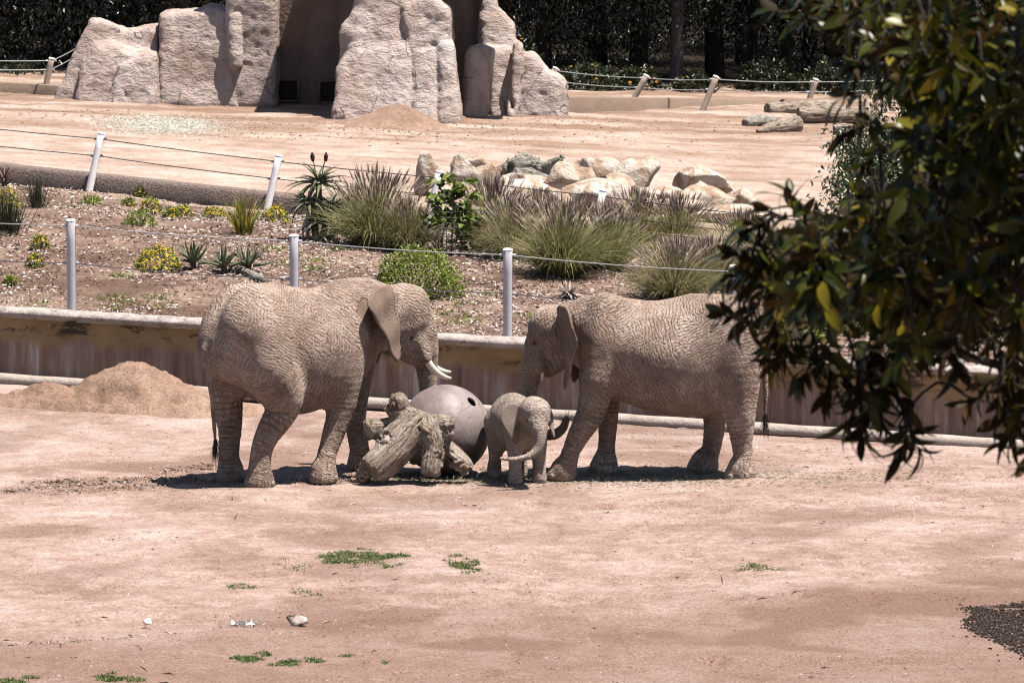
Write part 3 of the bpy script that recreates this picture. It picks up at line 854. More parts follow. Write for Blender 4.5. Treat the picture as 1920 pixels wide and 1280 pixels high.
# vent grilles low on the back wall
M_iron = simple('dark_iron', (0.02, 0.018, 0.017), 0.6, 0.4)
for (x0, y0, x1, y1) in ((521, 152, 557, 188), (601, 154, 640, 190)):
    A = at(x0, y1, 103.5); B = at(x1, y0, 103.5)
    mb = MB(); w = B[0] - A[0]; hh = B[2] - A[2]
    for i in range(10):
        xx = w * i / 9
        mb.box((xx - .008, 0, 0), (xx + .008, .03, hh))
    for i in range(9):
        zz = hh * i / 8
        mb.box((0, -.012, zz - .008), (w, .0, zz + .008))
    v = link('vent_grille', mb.mesh('vent_grille', False), M_iron, shel, loc=A - SH0)
    fr = MB()
    for q in (((-.05, -.03, -.05), (0, .06, hh + .05)), ((w, -.03, -.05), (w + .05, .06, hh + .05)), ((0, -.03, hh), (w, .06, hh + .05)), ((0, -.03, -.05), (w, .06, 0))): fr.box(*q)
    link('frame', fr.mesh('frame', False), M_shel, v)

# ---------------------------------------------------------------- heaps of dirt
def heap(name, c, lo, hi, hf, fn, label, seed, step=0.04, rough=0.03, mat_=None):
    gx = np.arange(lo[0], hi[0], step); gy = np.arange(lo[1], hi[1], step)
    X, Y = np.meshgrid(gx, gy, indexing='ij'); x, y = X.ravel(), Y.ravel()
    P = np.stack([x, y, 0 * x], 1)
    hgt = hf(x, y, P)
    m_ = sstep(0.01, 0.12, hgt)
    z = fn(x, y) + hgt - 0.05 + m_ * (rough * fbm(P * 3.2, 4, seed) + rough * 0.7 * np.maximum(perlin(P * 9, seed + 3), 0))
    o = link(name, npmesh(name, np.stack([x, y, z], 1) - c, grid_faces(len(gx), len(gy))), mat_ or M_pile, None, label, 'dirt pile', None, None, c)
    return o
hc = at(258, 700, 67.1)
def hf(x, y, P):
    q = hc
    wob = 0.25 * perlin(P * 0.9, 200)
    r1 = np.hypot((x - q[0]) / 1.28, (y - 66.9) / 0.95) + wob * 0.5
    h1 = 0.74 * np.clip(1 - r1, 0, 1) ** 0.92 * (1 - 0.16 * sstep(0.75, 1, 1 - r1))
    r2 = np.hypot((x - q[0] + 1.2) / 1.25, (y - 66.75) / 0.75) + wob * 0.5
    h2 = 0.34 * np.clip(1 - r2, 0, 1) ** 0.9
    r3 = np.hypot((x - q[0] - 0.95) / 1.1, (y - 66.5) / 0.8) + wob * 0.4
    h3 = 0.34 * np.clip(1 - r3, 0, 1)
    h = np.maximum(np.maximum(h1, h2), h3)
    pit = np.hypot((x - q[0] + 0.28) / 0.42, (y - 66.35) / 0.16)
    return h - 0.10 * (1 - sstep(0.5, 1.0, pit)) * (h > 0.08)
heap('dirt_pile', np.array([hc[0], 66.9, 0]), (hc[0] - 2.8, 65.7), (hc[0] + 2.4, 68.2), hf, yard, 'large brown dirt pile beside the stained wall, behind the left elephant', 201, 0.035, 0.06)
def gheap(px, py, rx, ry, h, label, seed, rough):
    q = TR(px, py)
    def hf(x, y, P): return h * np.exp(-((((x - q[0]) / rx) ** 2 + ((y - q[1]) / ry) ** 2)) * (1.0 + 0.5 * perlin(P * 0.8, seed))) - 0.02
    heap('dirt_pile', np.array([q[0], q[1], q[2]]), (q[0] - 2.2 * rx, q[1] - 2.2 * ry), (q[0] + 2.2 * rx, q[1] + 2.2 * ry), hf, terr, label, seed, 0.05, rough)
gheap(385, 188, 0.85, 0.8, 0.52, 'lumpy low dirt pile against the left pale rocks', 210, 0.05)
gheap(745, 236, 0.85, 0.8, 0.50, 'smooth fan of tan dirt at the foot of the front rock pillar', 220, 0.012)
gheap(868, 228, 0.4, 0.5, 0.16, 'small heap of dark clods at the right corner of the front rock pillar', 225, 0.06)
gheap(965, 208, 0.95, 0.7, 0.28, 'low dirt bank against the right rock buttress', 230, 0.04)

# ---------------------------------------------------------------- boulders
m, g = M('cream_boulder')
p = g.obj()
oi = (g.n('ObjectInfo'), 'Random')
n1 = g.noise(g.n('VectorMath', {0: p, 1: g.n('CombineXYZ', {0: oi, 1: oi})}, operation='ADD'), 2.6, 6, 0.62, 0.4)
c = g.ramp(n1, [(0.34, (0.34, 0.22, 0.15)), (0.44, (0.52, 0.38, 0.28)), (0.51, (0.74, 0.63, 0.54)), (0.66, (0.86, 0.77, 0.70))])
c = g.mix(g.math('MULTIPLY', g.mr(oi, 0.5, 1.0), 0.4), c, (0.50, 0.36, 0.27))
g.out(c, 0.85, g.bump(g.math('ADD', n1, g.math('MULTIPLY', g.noise(p, 14, 6, 0.65), 0.5)), 1.0, 0.10), 0.25, gain=1.15)
M_bould = m
def bouldermesh(seed, sc, sub=4, cuts=12, rough=0.10):
    r_ = np.random.default_rng(seed)
    V, F = ICO[sub]; V = V.copy()
    for k in range(cuts):
        n_ = nrm(r_.normal(size=3)); d_ = r_.uniform(0.38, 0.76)
        V -= n_[None] * (np.maximum(V @ n_ - d_, 0) * 0.92)[:, None]
    V = V * (1 + rough * fbm(V * 1.6, 4, seed))[:, None] + 0.02 * fbm(V * 6, 3, seed + 1)[:, None] * V
    V *= np.array(sc)
    V = V + (0.10 * min(sc)) * nrm(V) * (0.5 - np.abs(perlin(V * 1.6 / min(sc), seed + 2)))[:, None] + (.04 * min(sc)) * nrm(V) * fbm(V * 3.5 / min(sc), 3, seed + 4)[:, None]
    return V, F
BL = [(803, 330, 46, 70, 'tall brown boulder at the left end of the rock pile'), (866, 320, 66, 44, 'white boulder behind the tall brown one at the left end of the pile'),
      (884, 303, 42, 26, 'small cream rock highest in the left part of the pile'), (905, 338, 60, 46, 'cracked grey-brown rock right of the white boulder'), (938, 326, 38, 34, 'small brown wedge-shaped rock beside the grey driftwood'),
      (985, 346, 76, 36, 'flat white slab below the grey driftwood'), (1010, 338, 56, 26, 'brown flat rock lying on the white slab'), (1064, 340, 78, 74, 'big cream boulder in the middle of the pile'),
      (1030, 330, 34, 26, 'small tan rock left of the big cream boulder'), (1090, 312, 34, 26, 'small dark rock peeping out behind the big tan boulder'), (1124, 325, 74, 60, 'big tan boulder standing upright in the pile'),
      (1188, 331, 76, 66, 'white rounded boulder leaning at the right end of the pile'), (1168, 348, 58, 36, 'brown angular rock in front of the white rounded boulder'), (986, 372, 118, 46, 'long low white boulder in front of the flat slab'),
      (1044, 376, 50, 44, 'tan rock in front of the big cream boulder'), (1122, 374, 132, 50, 'broad low tan boulder in front of the upright one'), (1214, 362, 46, 26, 'small pale rock just right of the pile'),
      (1250, 360, 62, 24, 'thin flat pale rock in the gap between the two piles'), (1306, 346, 88, 48, 'grey-brown jagged boulder topping the right pile'), (1262, 376, 54, 30, 'small cream rock beside the broad cream boulder'),
      (1322, 376, 98, 56, 'broad cream boulder in the right pile'), (1384, 373, 62, 36, 'cream boulder at the far right of the right pile'), (1356, 398, 96, 34, 'low pale slab in front of the right pile'), (838, 360, 60, 40, 'pale rock half hidden behind the grass under the brown boulder'), (950, 352, 50, 34, 'tan rock filling the gap left of the flat white slab'), (1092, 352, 46, 34, 'tan rock wedged between the big cream and big tan boulders'), (1150, 380, 60, 36, 'pale rock at the foot of the brown angular rock'), (1226, 384, 56, 30, 'pale rock at the left foot of the right pile'), (1290, 396, 70, 30, 'low tan rock at the front left of the right pile'), (1345, 352, 50, 34, 'brown rock right of the grey-brown jagged boulder'), (915, 366, 70, 34, 'pale slab below the cracked grey-brown rock')]
for i, (cx, cy, w, h, lab) in enumerate(BL):
    b = TR(cx, cy + h * 0.5 + 4)
    s = b[1] / FPX
    wx, hz_ = w * s * 0.70, h * s * 0.74
    V, F = bouldermesh(300 + i, (wx, wx * 0.8, hz_), 4)
    link('boulder', npmesh('boulder', V, F, smooth=True), M_bould, None, lab, 'boulder', 'boulders piled on the terrace edge', None, b + np.array([0, wx * 0.5, hz_ * 0.72]))
# small stones in the foreground
m, g = M('two_tone_stone')
c = g.ramp(g.noise(g.obj(), 6, 4, 0.6), [(0.45, (0.10, 0.06, 0.04)), (0.51, (0.45, 0.36, 0.30)), (0.6, (0.68, 0.60, 0.54))])
g.out(c, 0.9, g.bump(g.noise(g.obj(), 30, 5), 0.8, 0.01), 0.2, gain=1.25)
M_stone2 = m
M_white = simple('pale_stone', (0.80, 0.72, 0.68), 0.9, 0.2, 0.15, 12, 0.006, gain=1.6)
for (px, py, w, h, mt, nm, lab, sd) in ((553, 1166, 47, 26, M_stone2, 'stone', 'two-tone brown and white stone on the near dirt', 401), (277, 1169, 20, 13, M_white, 'stone', 'small white stone on the near dirt at lower left', 402)):
    b = GZ(px, py + h * 0.4); s = b[1] / FPX
    V, F = bouldermesh(sd, (w * s * .55, w * s * .4, h * s * .62), 3)
    link(nm, npmesh(nm, V, F), mt, None, lab, 'stone', None, None, b + np.array([0, 0, h * s * .4 + 0.02]))
# crumpled pale scrap
b = GZ(452, 1178)
r_ = np.random.default_rng(5); n = 26
V = r_.uniform(-1, 1, (n, 3)) * [0.11, 0.05, 0.0] + [0, 0, 0.03]
s_ = leafset(V, r_.normal(size=(n, 3)) * [1, .6, .35] + [0.2, 0, .25], r_.normal(size=(n, 3)) + [0, 0, 1], r_.uniform(.05, .12, n), r_.uniform(.03, .05, n), r_.uniform(0, 1, n))
link('dry_husk', npmesh('dry_husk', s_[0], s_[1], attrs={'tint': s_[2]}), simple('pale_husk', (0.78, 0.74, 0.74), 0.8, 0.3, 0.2, 20, gain=1.9), None, 'crumpled pale grey husk lying between the two near stones', 'husk', None, None, b + [0, 0, .02])

# ---------------------------------------------------------------- dead wood
m, g = M('weathered_wood')
p = g.attr('wv', 'Vector')
gr = g.noise(g.map(p, (5, 46, 46)), 1.0, 5, 0.65, 0.5); bl = g.noise(g.map(p, (2.0, 5, 5)), 1.3, 4)
fb = g.noise(g.map(p, (16, 30, 30)), 1.0, 5, 0.7, 1.0)
c = g.ramp(g.math('ADD', g.math('ADD', g.math('MULTIPLY', gr, 0.5), g.math('MULTIPLY', bl, 0.25)), g.math('MULTIPLY', fb, 0.25)), [(0.40, (0.05, 0.03, 0.02)), (0.45, (0.34, 0.25, 0.18)), (0.52, (0.62, 0.51, 0.42)), (0.63, (0.86, 0.77, 0.69))])
g.out(c, 0.9, g.bump(g.math('ADD', gr, g.math('MULTIPLY', g.noise(g.map(p, (16, 30, 30)), 1.0, 5, 0.7, 1.0), 0.8)), 1.0, 0.085), 0.15, gain=1.35)
M_wood = m
m, g = M('grey_driftwood')
p = g.attr('wv', 'Vector')
gr = g.noise(g.map(p, (4, 40, 40)), 1.0, 5, 0.65, 0.5)
c = g.ramp(gr, [(0.34, (0.08, 0.07, 0.06)), (0.46, (0.34, 0.31, 0.27)), (0.66, (0.62, 0.58, 0.52))])
g.out(c, 0.9, g.bump(gr, 1.0, 0.03), 0.15)
M_drift = m
def chain_coords(V, chains):
    """per vertex: along-chain length s, offset vector and distance ratio to the nearest of several (points, radii) chains"""
    best = np.full(len(V), 9e9); out = np.zeros((len(V), 3)); ids = np.zeros(len(V), int)
    for ci, (Pc, rc) in enumerate(chains):
        L = np.concatenate([[0], np.cumsum(np.linalg.norm(np.diff(Pc, axis=0), axis=1))])
        ax = nrm(Pc[-1] - Pc[0]); e1 = nrm(np.cross(ax, [0.13, 0.9, 0.4])); e2 = np.cross(ax, e1)
        for i in range(len(Pc) - 1):
            a, b = Pc[i], Pc[i + 1]; ba = b - a; l2 = ba @ ba + 1e-9
            t = np.clip(((V - a) @ ba) / l2, 0, 1)
            q = V - a - ba * t[:, None]
            d = np.linalg.norm(q, axis=1) / (rc[i] + (rc[i + 1] - rc[i]) * t)
            m_ = d < best
            best[m_] = d[m_]; ids[m_] = ci
            out[m_, 0] = L[i] + t[m_] * np.sqrt(l2); out[m_, 1] = (q @ e1)[m_]; out[m_, 2] = (q @ e2)[m_]
    return out, best, ids
def woodmesh(name, limbs, h, seed, amp, k=0.04, flat=True, knots=0.0, cut=None):
    """limbs: list of (points, radii) in object space"""
    pts = np.concatenate([np.array(l[0]) for l in limbs]); rm = max(max(l[1]) for l in limbs)
    f = Field(pts.min(0) - rm - .12, pts.max(0) + rm + .12, h)
    ch = []
    for li_, (P_, r_) in enumerate(limbs):
        Q = spline(np.column_stack([np.array(P_, float), r_]), len(P_) * 4)
        ch.append((Q[:, :3], Q[:, 3]))
        for i in range(len(Q) - 1): f.cone(Q[i, :3], Q[i + 1, :3], Q[i, 3], Q[i + 1, 3], k)
        if flat and (cut is None or li_ in cut):   # sawn or snapped ends
            for e, d_ in ((-1, Q[-1, :3] - Q[-2, :3]),) if cut is not None else ((0, Q[0, :3] - Q[1, :3]), (-1, Q[-1, :3] - Q[-2, :3])):
                n_ = nrm(d_); c_ = Q[e, :3] + n_ * Q[e, 3] * 0.25; rr = Q[e, 3] * 1.8
                def fn(X, Y, Z, c_=c_, n_=n_, rr=rr):
                    px, py, pz = X - c_[0], Y - c_[1], Z - c_[2]
                    hgt = px * n_[0] + py * n_[1] + pz * n_[2]
                    rad = np.sqrt(np.maximum(px ** 2 + py ** 2 + pz ** 2 - hgt ** 2, 0))
                    return np.maximum(np.abs(hgt - rr / 2) - rr / 2, rad - rr)
                f.carve(fn, c_ - 1.5 * rr, c_ + 1.5 * rr, 0.015)
    V, F = f.mesh()
    V = relax(V, F, 1)
    wv, rat, ids = chain_coords(V, ch)
    wv[:, 0] += ids * 3.7
    N = vnormals(V, F)
    gr_ = fbm(wv * [3.0, 16, 16], 3, seed)
    V = V + N * (amp * (0.8 * gr_ + 0.9 * fbm(V * (1.1 / rm) * 0.5, 3, seed + 4)) + knots * fbm(V * 17, 3, seed + 9) * sstep(-.1, .4, perlin(V * 4, seed + 8)))[:, None]
    return npmesh(name, V, F, attrs={'wv': wv})
# the root stump among the elephants
def LG(px, py, dy=0.0): return at(px, py, 59.62 + dy * .7)
L0 = np.array([LG(760, 890)[0], 59.62, 0])
def lg(*pts): return [LG(*q) - L0 for q in pts]
stump = [
    (lg((782, 800, .10), (755, 828, .0), (722, 862, -.12), (700, 880, -.2)), [.17, .185, .19, .165]),
    (lg((800, 805, .12), (775, 790, .14), (750, 775, .16)), [.14, .13, .09]),
    (lg((752, 782, .16), (749, 765, .14), (748, 750, .14)), [.085, .075, .085]),
    (lg((770, 805, .2), (735, 800, .2), (708, 802, .25), (694, 800, .3)), [.11, .09, .07, .06]),
    (lg((712, 800, .25), (722, 822, .2)), [.07, .08]),
    (lg((800, 797, .05), (825, 792, .0), (845, 795, -.05)), [.10, .06, .05]),
    (lg((818, 812, .0), (813, 845, -.12), (806, 888, -.22)), [.085, .10, .105]),
    (lg((825, 830, .12), (850, 852, .10), (878, 880, .05)), [.08, .085, .075]),
    (lg((690, 878, -.1), (678, 896, -.12)), [.07, .05]),
    (lg((835, 818, .0), (838, 812, -.05)), [.05, .05])]
stump += [(lg((803, 815, .14), (775, 812, .12)), [.15, .18]), (lg((760, 800, .15), (735, 830, .05)), [.16, .15]), (lg((800, 800, .02), (812, 826, -.06)), [.13, .12]), (lg((740, 772, .18), (732, 764, .2)), [.05, .03]), (lg((700, 815, .2), (690, 792, .22)), [.055, .04])]
link('tree_stump', woodmesh('tree_stump', stump, 0.0125, 500, 0.010, 0.07, knots=0.045, cut=(0, 3, 6, 7)), M_wood, None, 'gnarled upturned root stump lying in front of the big ball', 'stump', None, None, L0)
# logs on the terrace, far right
def logthing(nm, pts, rad, label, cat, mt, seed, surf=TR, h=0.022, amp=0.016, group=None):
    b = surf(*pts[0][:2])
    Q = []
    for p_, r_ in zip(pts, rad):
        q = surf(p_[0], p_[1]); Q.append(q + np.array([0, (p_[2] if len(p_) > 2 else 0), r_ * 0.8 + (p_[3] if len(p_) > 3 else 0)]))
    Q = np.array(Q)
    return link(nm, woodmesh(nm, [(Q - b, rad)], h, seed, amp), mt, None, label, cat, group, None, b)
lgp = 'logs lying on the terrace'
logthing('log', [(1500, 229), (1560, 230), (1640, 232)], [.18, .19, .18], 'thick pale log lying on the terrace, front of the log group', 'log', M_wood, 510, group=lgp)
logthing('log', [(1440, 214), (1500, 212), (1560, 205)], [.14, .14, .12], 'darker log lying behind the thick pale one', 'log', M_wood, 511, group=lgp)
logthing('log', [(1398, 239), (1425, 236), (1452, 232)], [.10, .13, .07], 'short grey stubby log at the left end of the log group', 'log', M_drift, 512, group=lgp)
logthing('log', [(1420, 250), (1455, 248), (1492, 246)], [.05, .13, .19], 'short flared log with a hollow dark end, nearest in the log group', 'log', M_wood, 513, group=lgp)
logthing('log', [(1566, 248), (1590, 250)], [.10, .10], 'small broken log end beside the dark leaves', 'log', M_wood, 514, group=lgp)
logthing('log', [(1530, 207), (1590, 214)], [.09, .09], 'thin log lying on top of the log group', 'log', M_wood, 515, group=lgp)
# driftwood in the boulder pile
b = TR(1000, 350)
dl = [(np.array([at(946, 322, b[1]), at(965, 314, b[1]), at(990, 310, b[1]), at(1030, 326, b[1])]) - b, [.07, .15, .16, .08]), (np.array([at(965, 322, b[1] - .15), at(1000, 330, b[1] - .2), at(1030, 338, b[1] - .15)]) - b, [.08, .10, .06]), (np.array([at(1010, 318, b[1]), at(1035, 306, b[1] - .1), at(1056, 295, b[1] - .2)]) - b, [.08, .06, .05])]
link('driftwood', woodmesh('driftwood', dl, 0.022, 520, 0.03, knots=.05), M_drift, None, 'grey driftwood log resting on the boulder pile', 'log', None, None, b)
logthing('log', [(558, 434), (590, 440), (622, 452)], [.03, .05, .045], 'thin grey log in front of the tree aloe', 'log', M_drift, 521, BK, 0.012, 0.006)
logthing('log', [(432, 508), (462, 516), (497, 533)], [.035, .055, .05], 'grey fallen stem below the spiky aloes', 'log', M_drift, 522, BK, 0.012, 0.006)

# ---------------------------------------------------------------- ball
m, g = M('scuffed_plastic')
p = g.obj()
n1 = g.noise(p, 2.2, 6, 0.65, 0.8)
c = g.ramp(n1, [(0.3, (0.24, 0.175, 0.17)), (0.48, (0.34, 0.27, 0.265)), (0.58, (0.42, 0.34, 0.335)), (0.7, (0.58, 0.50, 0.49))])
wv_ = g.n('TexVoronoi', {'Vector': g.mix(0.25, p, g.noise(p, 3.0, 5)), 'Scale': 2.6}, feature='DISTANCE_TO_EDGE')
scr = g.math('MULTIPLY', g.math('LESS_THAN', wv_, 0.006), g.math('GREATER_THAN', g.noise(p, 1.7, 3), 0.5))
c = g.mix(g.math('MULTIPLY', scr, 0.6), c, (0.06, 0.04, 0.04))
scf = g.mr(g.noise(g.map(p, (3, 9, 9), (.3, .5, .2)), 1.6, 6, 0.7, 1.2), 0.56, 0.66, 0, 0.55)
c = g.mix(scf, c, (0.16, 0.105, 0.09))
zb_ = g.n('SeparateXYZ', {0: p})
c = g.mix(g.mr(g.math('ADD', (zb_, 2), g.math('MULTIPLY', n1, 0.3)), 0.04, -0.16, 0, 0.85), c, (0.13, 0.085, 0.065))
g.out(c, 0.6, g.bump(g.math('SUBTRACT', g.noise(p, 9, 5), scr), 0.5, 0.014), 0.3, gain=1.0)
BC = at(835, 805.5, 60.52); BR = 0.575
f = Field(-np.ones(3) * (BR + .06), np.ones(3) * (BR + .06), 0.014)
def fn(X, Y, Z): return np.abs(np.sqrt(X ** 2 + Y ** 2 + Z ** 2) - BR + 0.02) - 0.02
f.add(fn, [-BR] * 3, [BR] * 3, 0.005)
for (px, py) in ((886, 752), (780, 900)):
    d = ray(px, py); oc = CAMP - BC; bq = d @ oc; cq = oc @ oc - BR ** 2; aq = d @ d
    q = nrm(oc + d * ((-bq - math.sqrt(max(bq * bq - aq * cq, 0))) / aq))
    def fn(X, Y, Z, q=q):
        t = X * q[0] + Y * q[1] + Z * q[2]
        return np.where(t > 0, np.sqrt(np.maximum(X ** 2 + Y ** 2 + Z ** 2 - t ** 2, 0)) - 0.066, 1.0)
    f.carve(fn, q * BR - .1, q * BR + .1, 0.012)
V, F = f.mesh(); V = relax(V, F, 1)
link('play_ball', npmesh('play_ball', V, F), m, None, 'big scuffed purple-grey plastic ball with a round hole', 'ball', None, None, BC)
# ---------------------------------------------------------------- elephants
def skin(name, cols, s=1.0):
    m, g = M(name)
    p = g.obj(); limb = g.attr('limb'); wr = g.attr('wr', 'Vector')
    warp = g.mix(0.22, p, (g.noise(p, 1.6 * s, 3), 1))
    def ridge(rot, sc, dist=0.6):
        v = g.map(g.map(warp, (1, 1, 1), rot), sc)
        n_ = g.noise(v, 1.0, 3, 0.55, dist)
        return g.math('ABSOLUTE', g.math('MULTIPLY', g.math('SUBTRACT', n_, 0.5), 4.0))
    a = ridge((0.3, 0.65, 0.2), (40 * s, 5.5 * s, 5 * s), 0.25); b = ridge((-0.3, -0.85, -0.2), (36 * s, 5.5 * s, 5 * s), 0.25)
    vz = g.n('TexVoronoi', {'Vector': g.map(g.map(warp, (1, 1, 1), (0.2, 0.5, 0.1)), (1.0, 1.0, 1.9)), 'Scale': 19.0 * s}, feature='DISTANCE_TO_EDGE')
    net = g.mr(vz, 0.0, 0.22)
    def wav(rot, sc, seed):
        w_ = g.n('TexWave', {'Vector': g.map(warp, (1, 1, 1), rot, (seed, 0, 0)), 'Scale': sc * s, 'Distortion': 7.0, 'Detail': 3.0, 'Detail Scale': 1.6, 'Detail Roughness': 0.6}, wave_type='BANDS', bands_direction='X')
        return g.mr(w_, 0.0, 0.55)
    wm = g.mr(g.noise(p, 1.1 * s, 2), 0.42, 0.58)
    wv_ = g.math('ADD', g.math('MULTIPLY', wav((0, 1.15, 0.1), 10.2, 0), wm), g.math('MULTIPLY', wav((0.2, -0.45, 0.2), 9.6, 3), g.math('SUBTRACT', 1.0, wm)))
    tor0 = g.math('ADD', g.math('MULTIPLY', g.math('MINIMUM', g.math('MINIMUM', a, g.math('ADD', g.math('MULTIPLY', b, 1.3), g.mr(g.noise(p, 1.3 * s, 2), 0.4, 0.6, 0.0, 0.35))), 0.6), 0.9), g.math('MULTIPLY', net, 0.18))
    tor = g.math('ADD', g.math('MULTIPLY', tor0, 0.65), g.math('MULTIPLY', wv_, 0.29))
    lv = g.map(wr, (28 * s, 8 * s, 8 * s))
    l1 = g.math('ABSOLUTE', g.math('MULTIPLY', g.math('SUBTRACT', g.noise(lv, 1.0, 3, 0.55, 0.5), 0.5), 4.0))
    l2 = g.math('MULTIPLY', g.mr(g.n('TexVoronoi', {'Vector': g.map(wr, (22 * s, 11 * s, 11 * s)), 'Scale': 1.0}, feature='DISTANCE_TO_EDGE'), 0, 0.25), 0.15)
    lim = g.math('ADD', g.math('MULTIPLY', g.math('MINIMUM', l1, 0.6), 0.9), l2)
    limb = g.math('MULTIPLY', limb, g.mr(g.noise(p, 4.0 * s, 3), 0.35, 0.6, 0.25, 0.95))
    h = g.math('ADD', g.math('MULTIPLY', tor, g.math('SUBTRACT', 1.0, limb)), g.math('MULTIPLY', lim, limb))
    h = g.math('MULTIPLY', h, g.math('MULTIPLY', g.attr('wamp'), g.mr(g.noise(p, 2.1 * s, 3), 0.35, 0.65, 0.55, 1.2)))
    h = g.math('ADD', h, g.math('MULTIPLY', g.noise(p, 60 * s, 3, 0.6), 0.10))
    n0 = g.noise(p, 1.7 * s, 5, 0.6); 
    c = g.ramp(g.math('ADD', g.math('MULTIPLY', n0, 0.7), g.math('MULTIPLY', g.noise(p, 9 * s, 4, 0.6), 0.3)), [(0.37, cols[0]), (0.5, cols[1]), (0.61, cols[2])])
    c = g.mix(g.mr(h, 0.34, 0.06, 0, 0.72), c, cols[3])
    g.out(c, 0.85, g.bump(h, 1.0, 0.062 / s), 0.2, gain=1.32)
    return m
M_skin = skin('dusty_elephant_skin', [(0.345, 0.245, 0.19), (0.475, 0.352, 0.285), (0.61, 0.475, 0.40), (0.10, 0.066, 0.048)])
M_calf = skin('calf_skin', [(0.38, 0.30, 0.25), (0.50, 0.405, 0.345), (0.61, 0.51, 0.45), (0.14, 0.10, 0.08)], 1.5)
M_ivory = simple('ivory', (0.86, 0.76, 0.63), 0.45, 0.4, 0.08, 6, gain=1.25)
M_eye = simple('dark_eye', (0.012, 0.009, 0.007), 0.15, 0.6)
M_nail = simple('toenail', (0.40, 0.31, 0.25), 0.6, 0.3, 0.15, 20)
M_hair = simple('dark_hair', (0.035, 0.027, 0.022), 0.6, 0.3)
EARP = np.array([(0, 0.02), (.08, -.11), (.24, -.17), (.42, -.15), (.60, -.05), (.70, .12), (.71, .30), (.62, .50), (.50, .68), (.40, .86), (.32, .98), (.26, .96), (.22, .80), (.16, .58), (.08, .40), (-.02, .25)])
class Elephant:
    def __init__(s, name, A, yaw, h, dom, mat_, label, group='elephants'):
        s.A = np.array(A, float); s.yaw = yaw
        s.d = np.array([math.cos(yaw), math.sin(yaw), 0]); s.l = np.array([-math.sin(yaw), math.cos(yaw), 0])
        s.f = Field(dom[0], dom[1], h); s.h = h; s.mat = mat_
        s.o = link(name, None, None, None, label, 'elephant', group, None, s.A) if False else None
        s.name, s.label, s.group = name, label, group
        s.chains = []; s.kids = []; s.damp = []
    def loc(s, P):
        q = np.asarray(P) - s.A; return np.array([q @ s.d, q @ s.l, q[2]])
    def c(s, px, py, v=0.0):
        r = ray(px, py); t = ((s.A - CAMP) @ s.l + v) / (r @ s.l)
        return s.loc(CAMP + t * r)
    def cz(s, px, v, z):
        k = (px - 960) / FPX
        # X = k*(Y*CP + (CAMH-z)*SP); (X-Ax)lx + (Y-Ay)ly = v
        lx, ly = s.l[0], s.l[1]
        Y = (v + s.A[0] * lx + s.A[1] * ly - k * (CAMH - z) * SP * lx) / (k * CP * lx + ly)
        X = k * (Y * CP + (CAMH - z) * SP)
        return s.loc(np.array([X, Y, z]))
    def torso(s, st, p=2.15, k=0.05):
        st = np.array(st, float); u = st[:, 0]
        us = np.linspace(u.min(), u.max(), 200)
        def sm(v):
            q = spline(np.column_stack([u, v]), 400); return np.interp(us, q[:, 0], q[:, 1])
        zt, zbm, w = sm(st[:, 1]), sm(st[:, 2]), sm(st[:, 3])
        def fn(X, Y, Z):
            a, b, ww = (np.interp(X, us, q) for q in (zt, zbm, w))
            cc = b + (a - b) * 0.52; hu, hd = np.maximum(a - cc, .02), np.maximum(cc - b, .02); ww = np.maximum(ww, .02)
            q = np.where(Z > cc, (Z - cc) / hu, (cc - Z) / hd)
            e = np.where(Z > cc, 1.85, 2.2)
            r = (np.abs(Y / ww) ** e + np.abs(q) ** e) ** (1 / e)
            d = (r - 1) * np.minimum(np.minimum(hu, hd), ww) * 0.85
            ou = np.maximum(np.maximum(us[0] - X, X - us[-1]), 0)
            return np.sqrt(np.maximum(d, 0) ** 2 + ou ** 2) + np.minimum(d, 0)
        s.f.add(fn, [u.min(), -w.max(), zbm.min()], [u.max(), w.max(), zt.max()], k)
    def leg(s, P, r, k=0.12, s0=0.45, wide=1.0):
        Q = s.f.chain(P, r, k)
        s.chains.append((Q[:, :3], Q[:, 3], s0))
        return Q
    def foot(s, c, r, fwd=0.10, k=0.05):
        # pad with a slightly flared rim and toes pushed forward
        s.f.cone((c[0], c[1], 0.05), (c[0] + fwd * .3, c[1], 0.15), r * 1.0, r * .86, k)
        s.f.cone((c[0] + fwd, c[1], 0.045), (c[0], c[1], 0.16), r * .80, r * .7, k)
        nm = getattr(s, 'nailmesh', None)
        for an in (-0.95, -0.32, 0.32, 0.95):
            s.kids.append(('toenail', np.array([c[0] + fwd * .9 + math.cos(an) * r * .84 - .012, c[1] + math.sin(an) * r * .92, 0.055]), an, r))
    def ear(s, P0, ea, eb, poly, bend, th, k=0.05, ripple=0.02, seed=1):
        ea = nrm(ea); eb = np.array(eb, float); eb = nrm(eb - ea * (eb @ ea)); n = np.cross(ea, eb)
        P0 = np.array(P0, float)
        ext = np.array([P0 + ea * q[0] + eb * q[1] for q in poly])
        def fn(X, Y, Z):
            x, y, z = X - P0[0], Y - P0[1], Z - P0[2]
            a = x * ea[0] + y * ea[1] + z * ea[2]; b = x * eb[0] + y * eb[1] + z * eb[2]; q = x * n[0] + y * n[1] + z * n[2]
            off = bend[0] * a * a + bend[1] * (b - .3) ** 2 + ripple * np.sin(a * 13 + b * 4 + seed) * np.clip(a * 3, 0, 1) + ripple * .7 * np.sin(b * 15 - a * 5 + seed * 2)
            d2 = poly2d(a, b, poly)
            tt = th * (1.25 - 0.5 * np.clip(a / .6, 0, 1))
            dq = np.abs(q - off) - tt
            m1, m2 = d2 + th * .6, dq + th * .4
            return np.sqrt(np.maximum(m1, 0) ** 2 + np.maximum(m2, 0) ** 2) + np.minimum(np.maximum(m1, m2), 0) - th * .5
        s.f.add(fn, ext.min(0) - .2, ext.max(0) + .2, k)
        s.damp.append((P0, ea, eb, n, poly))
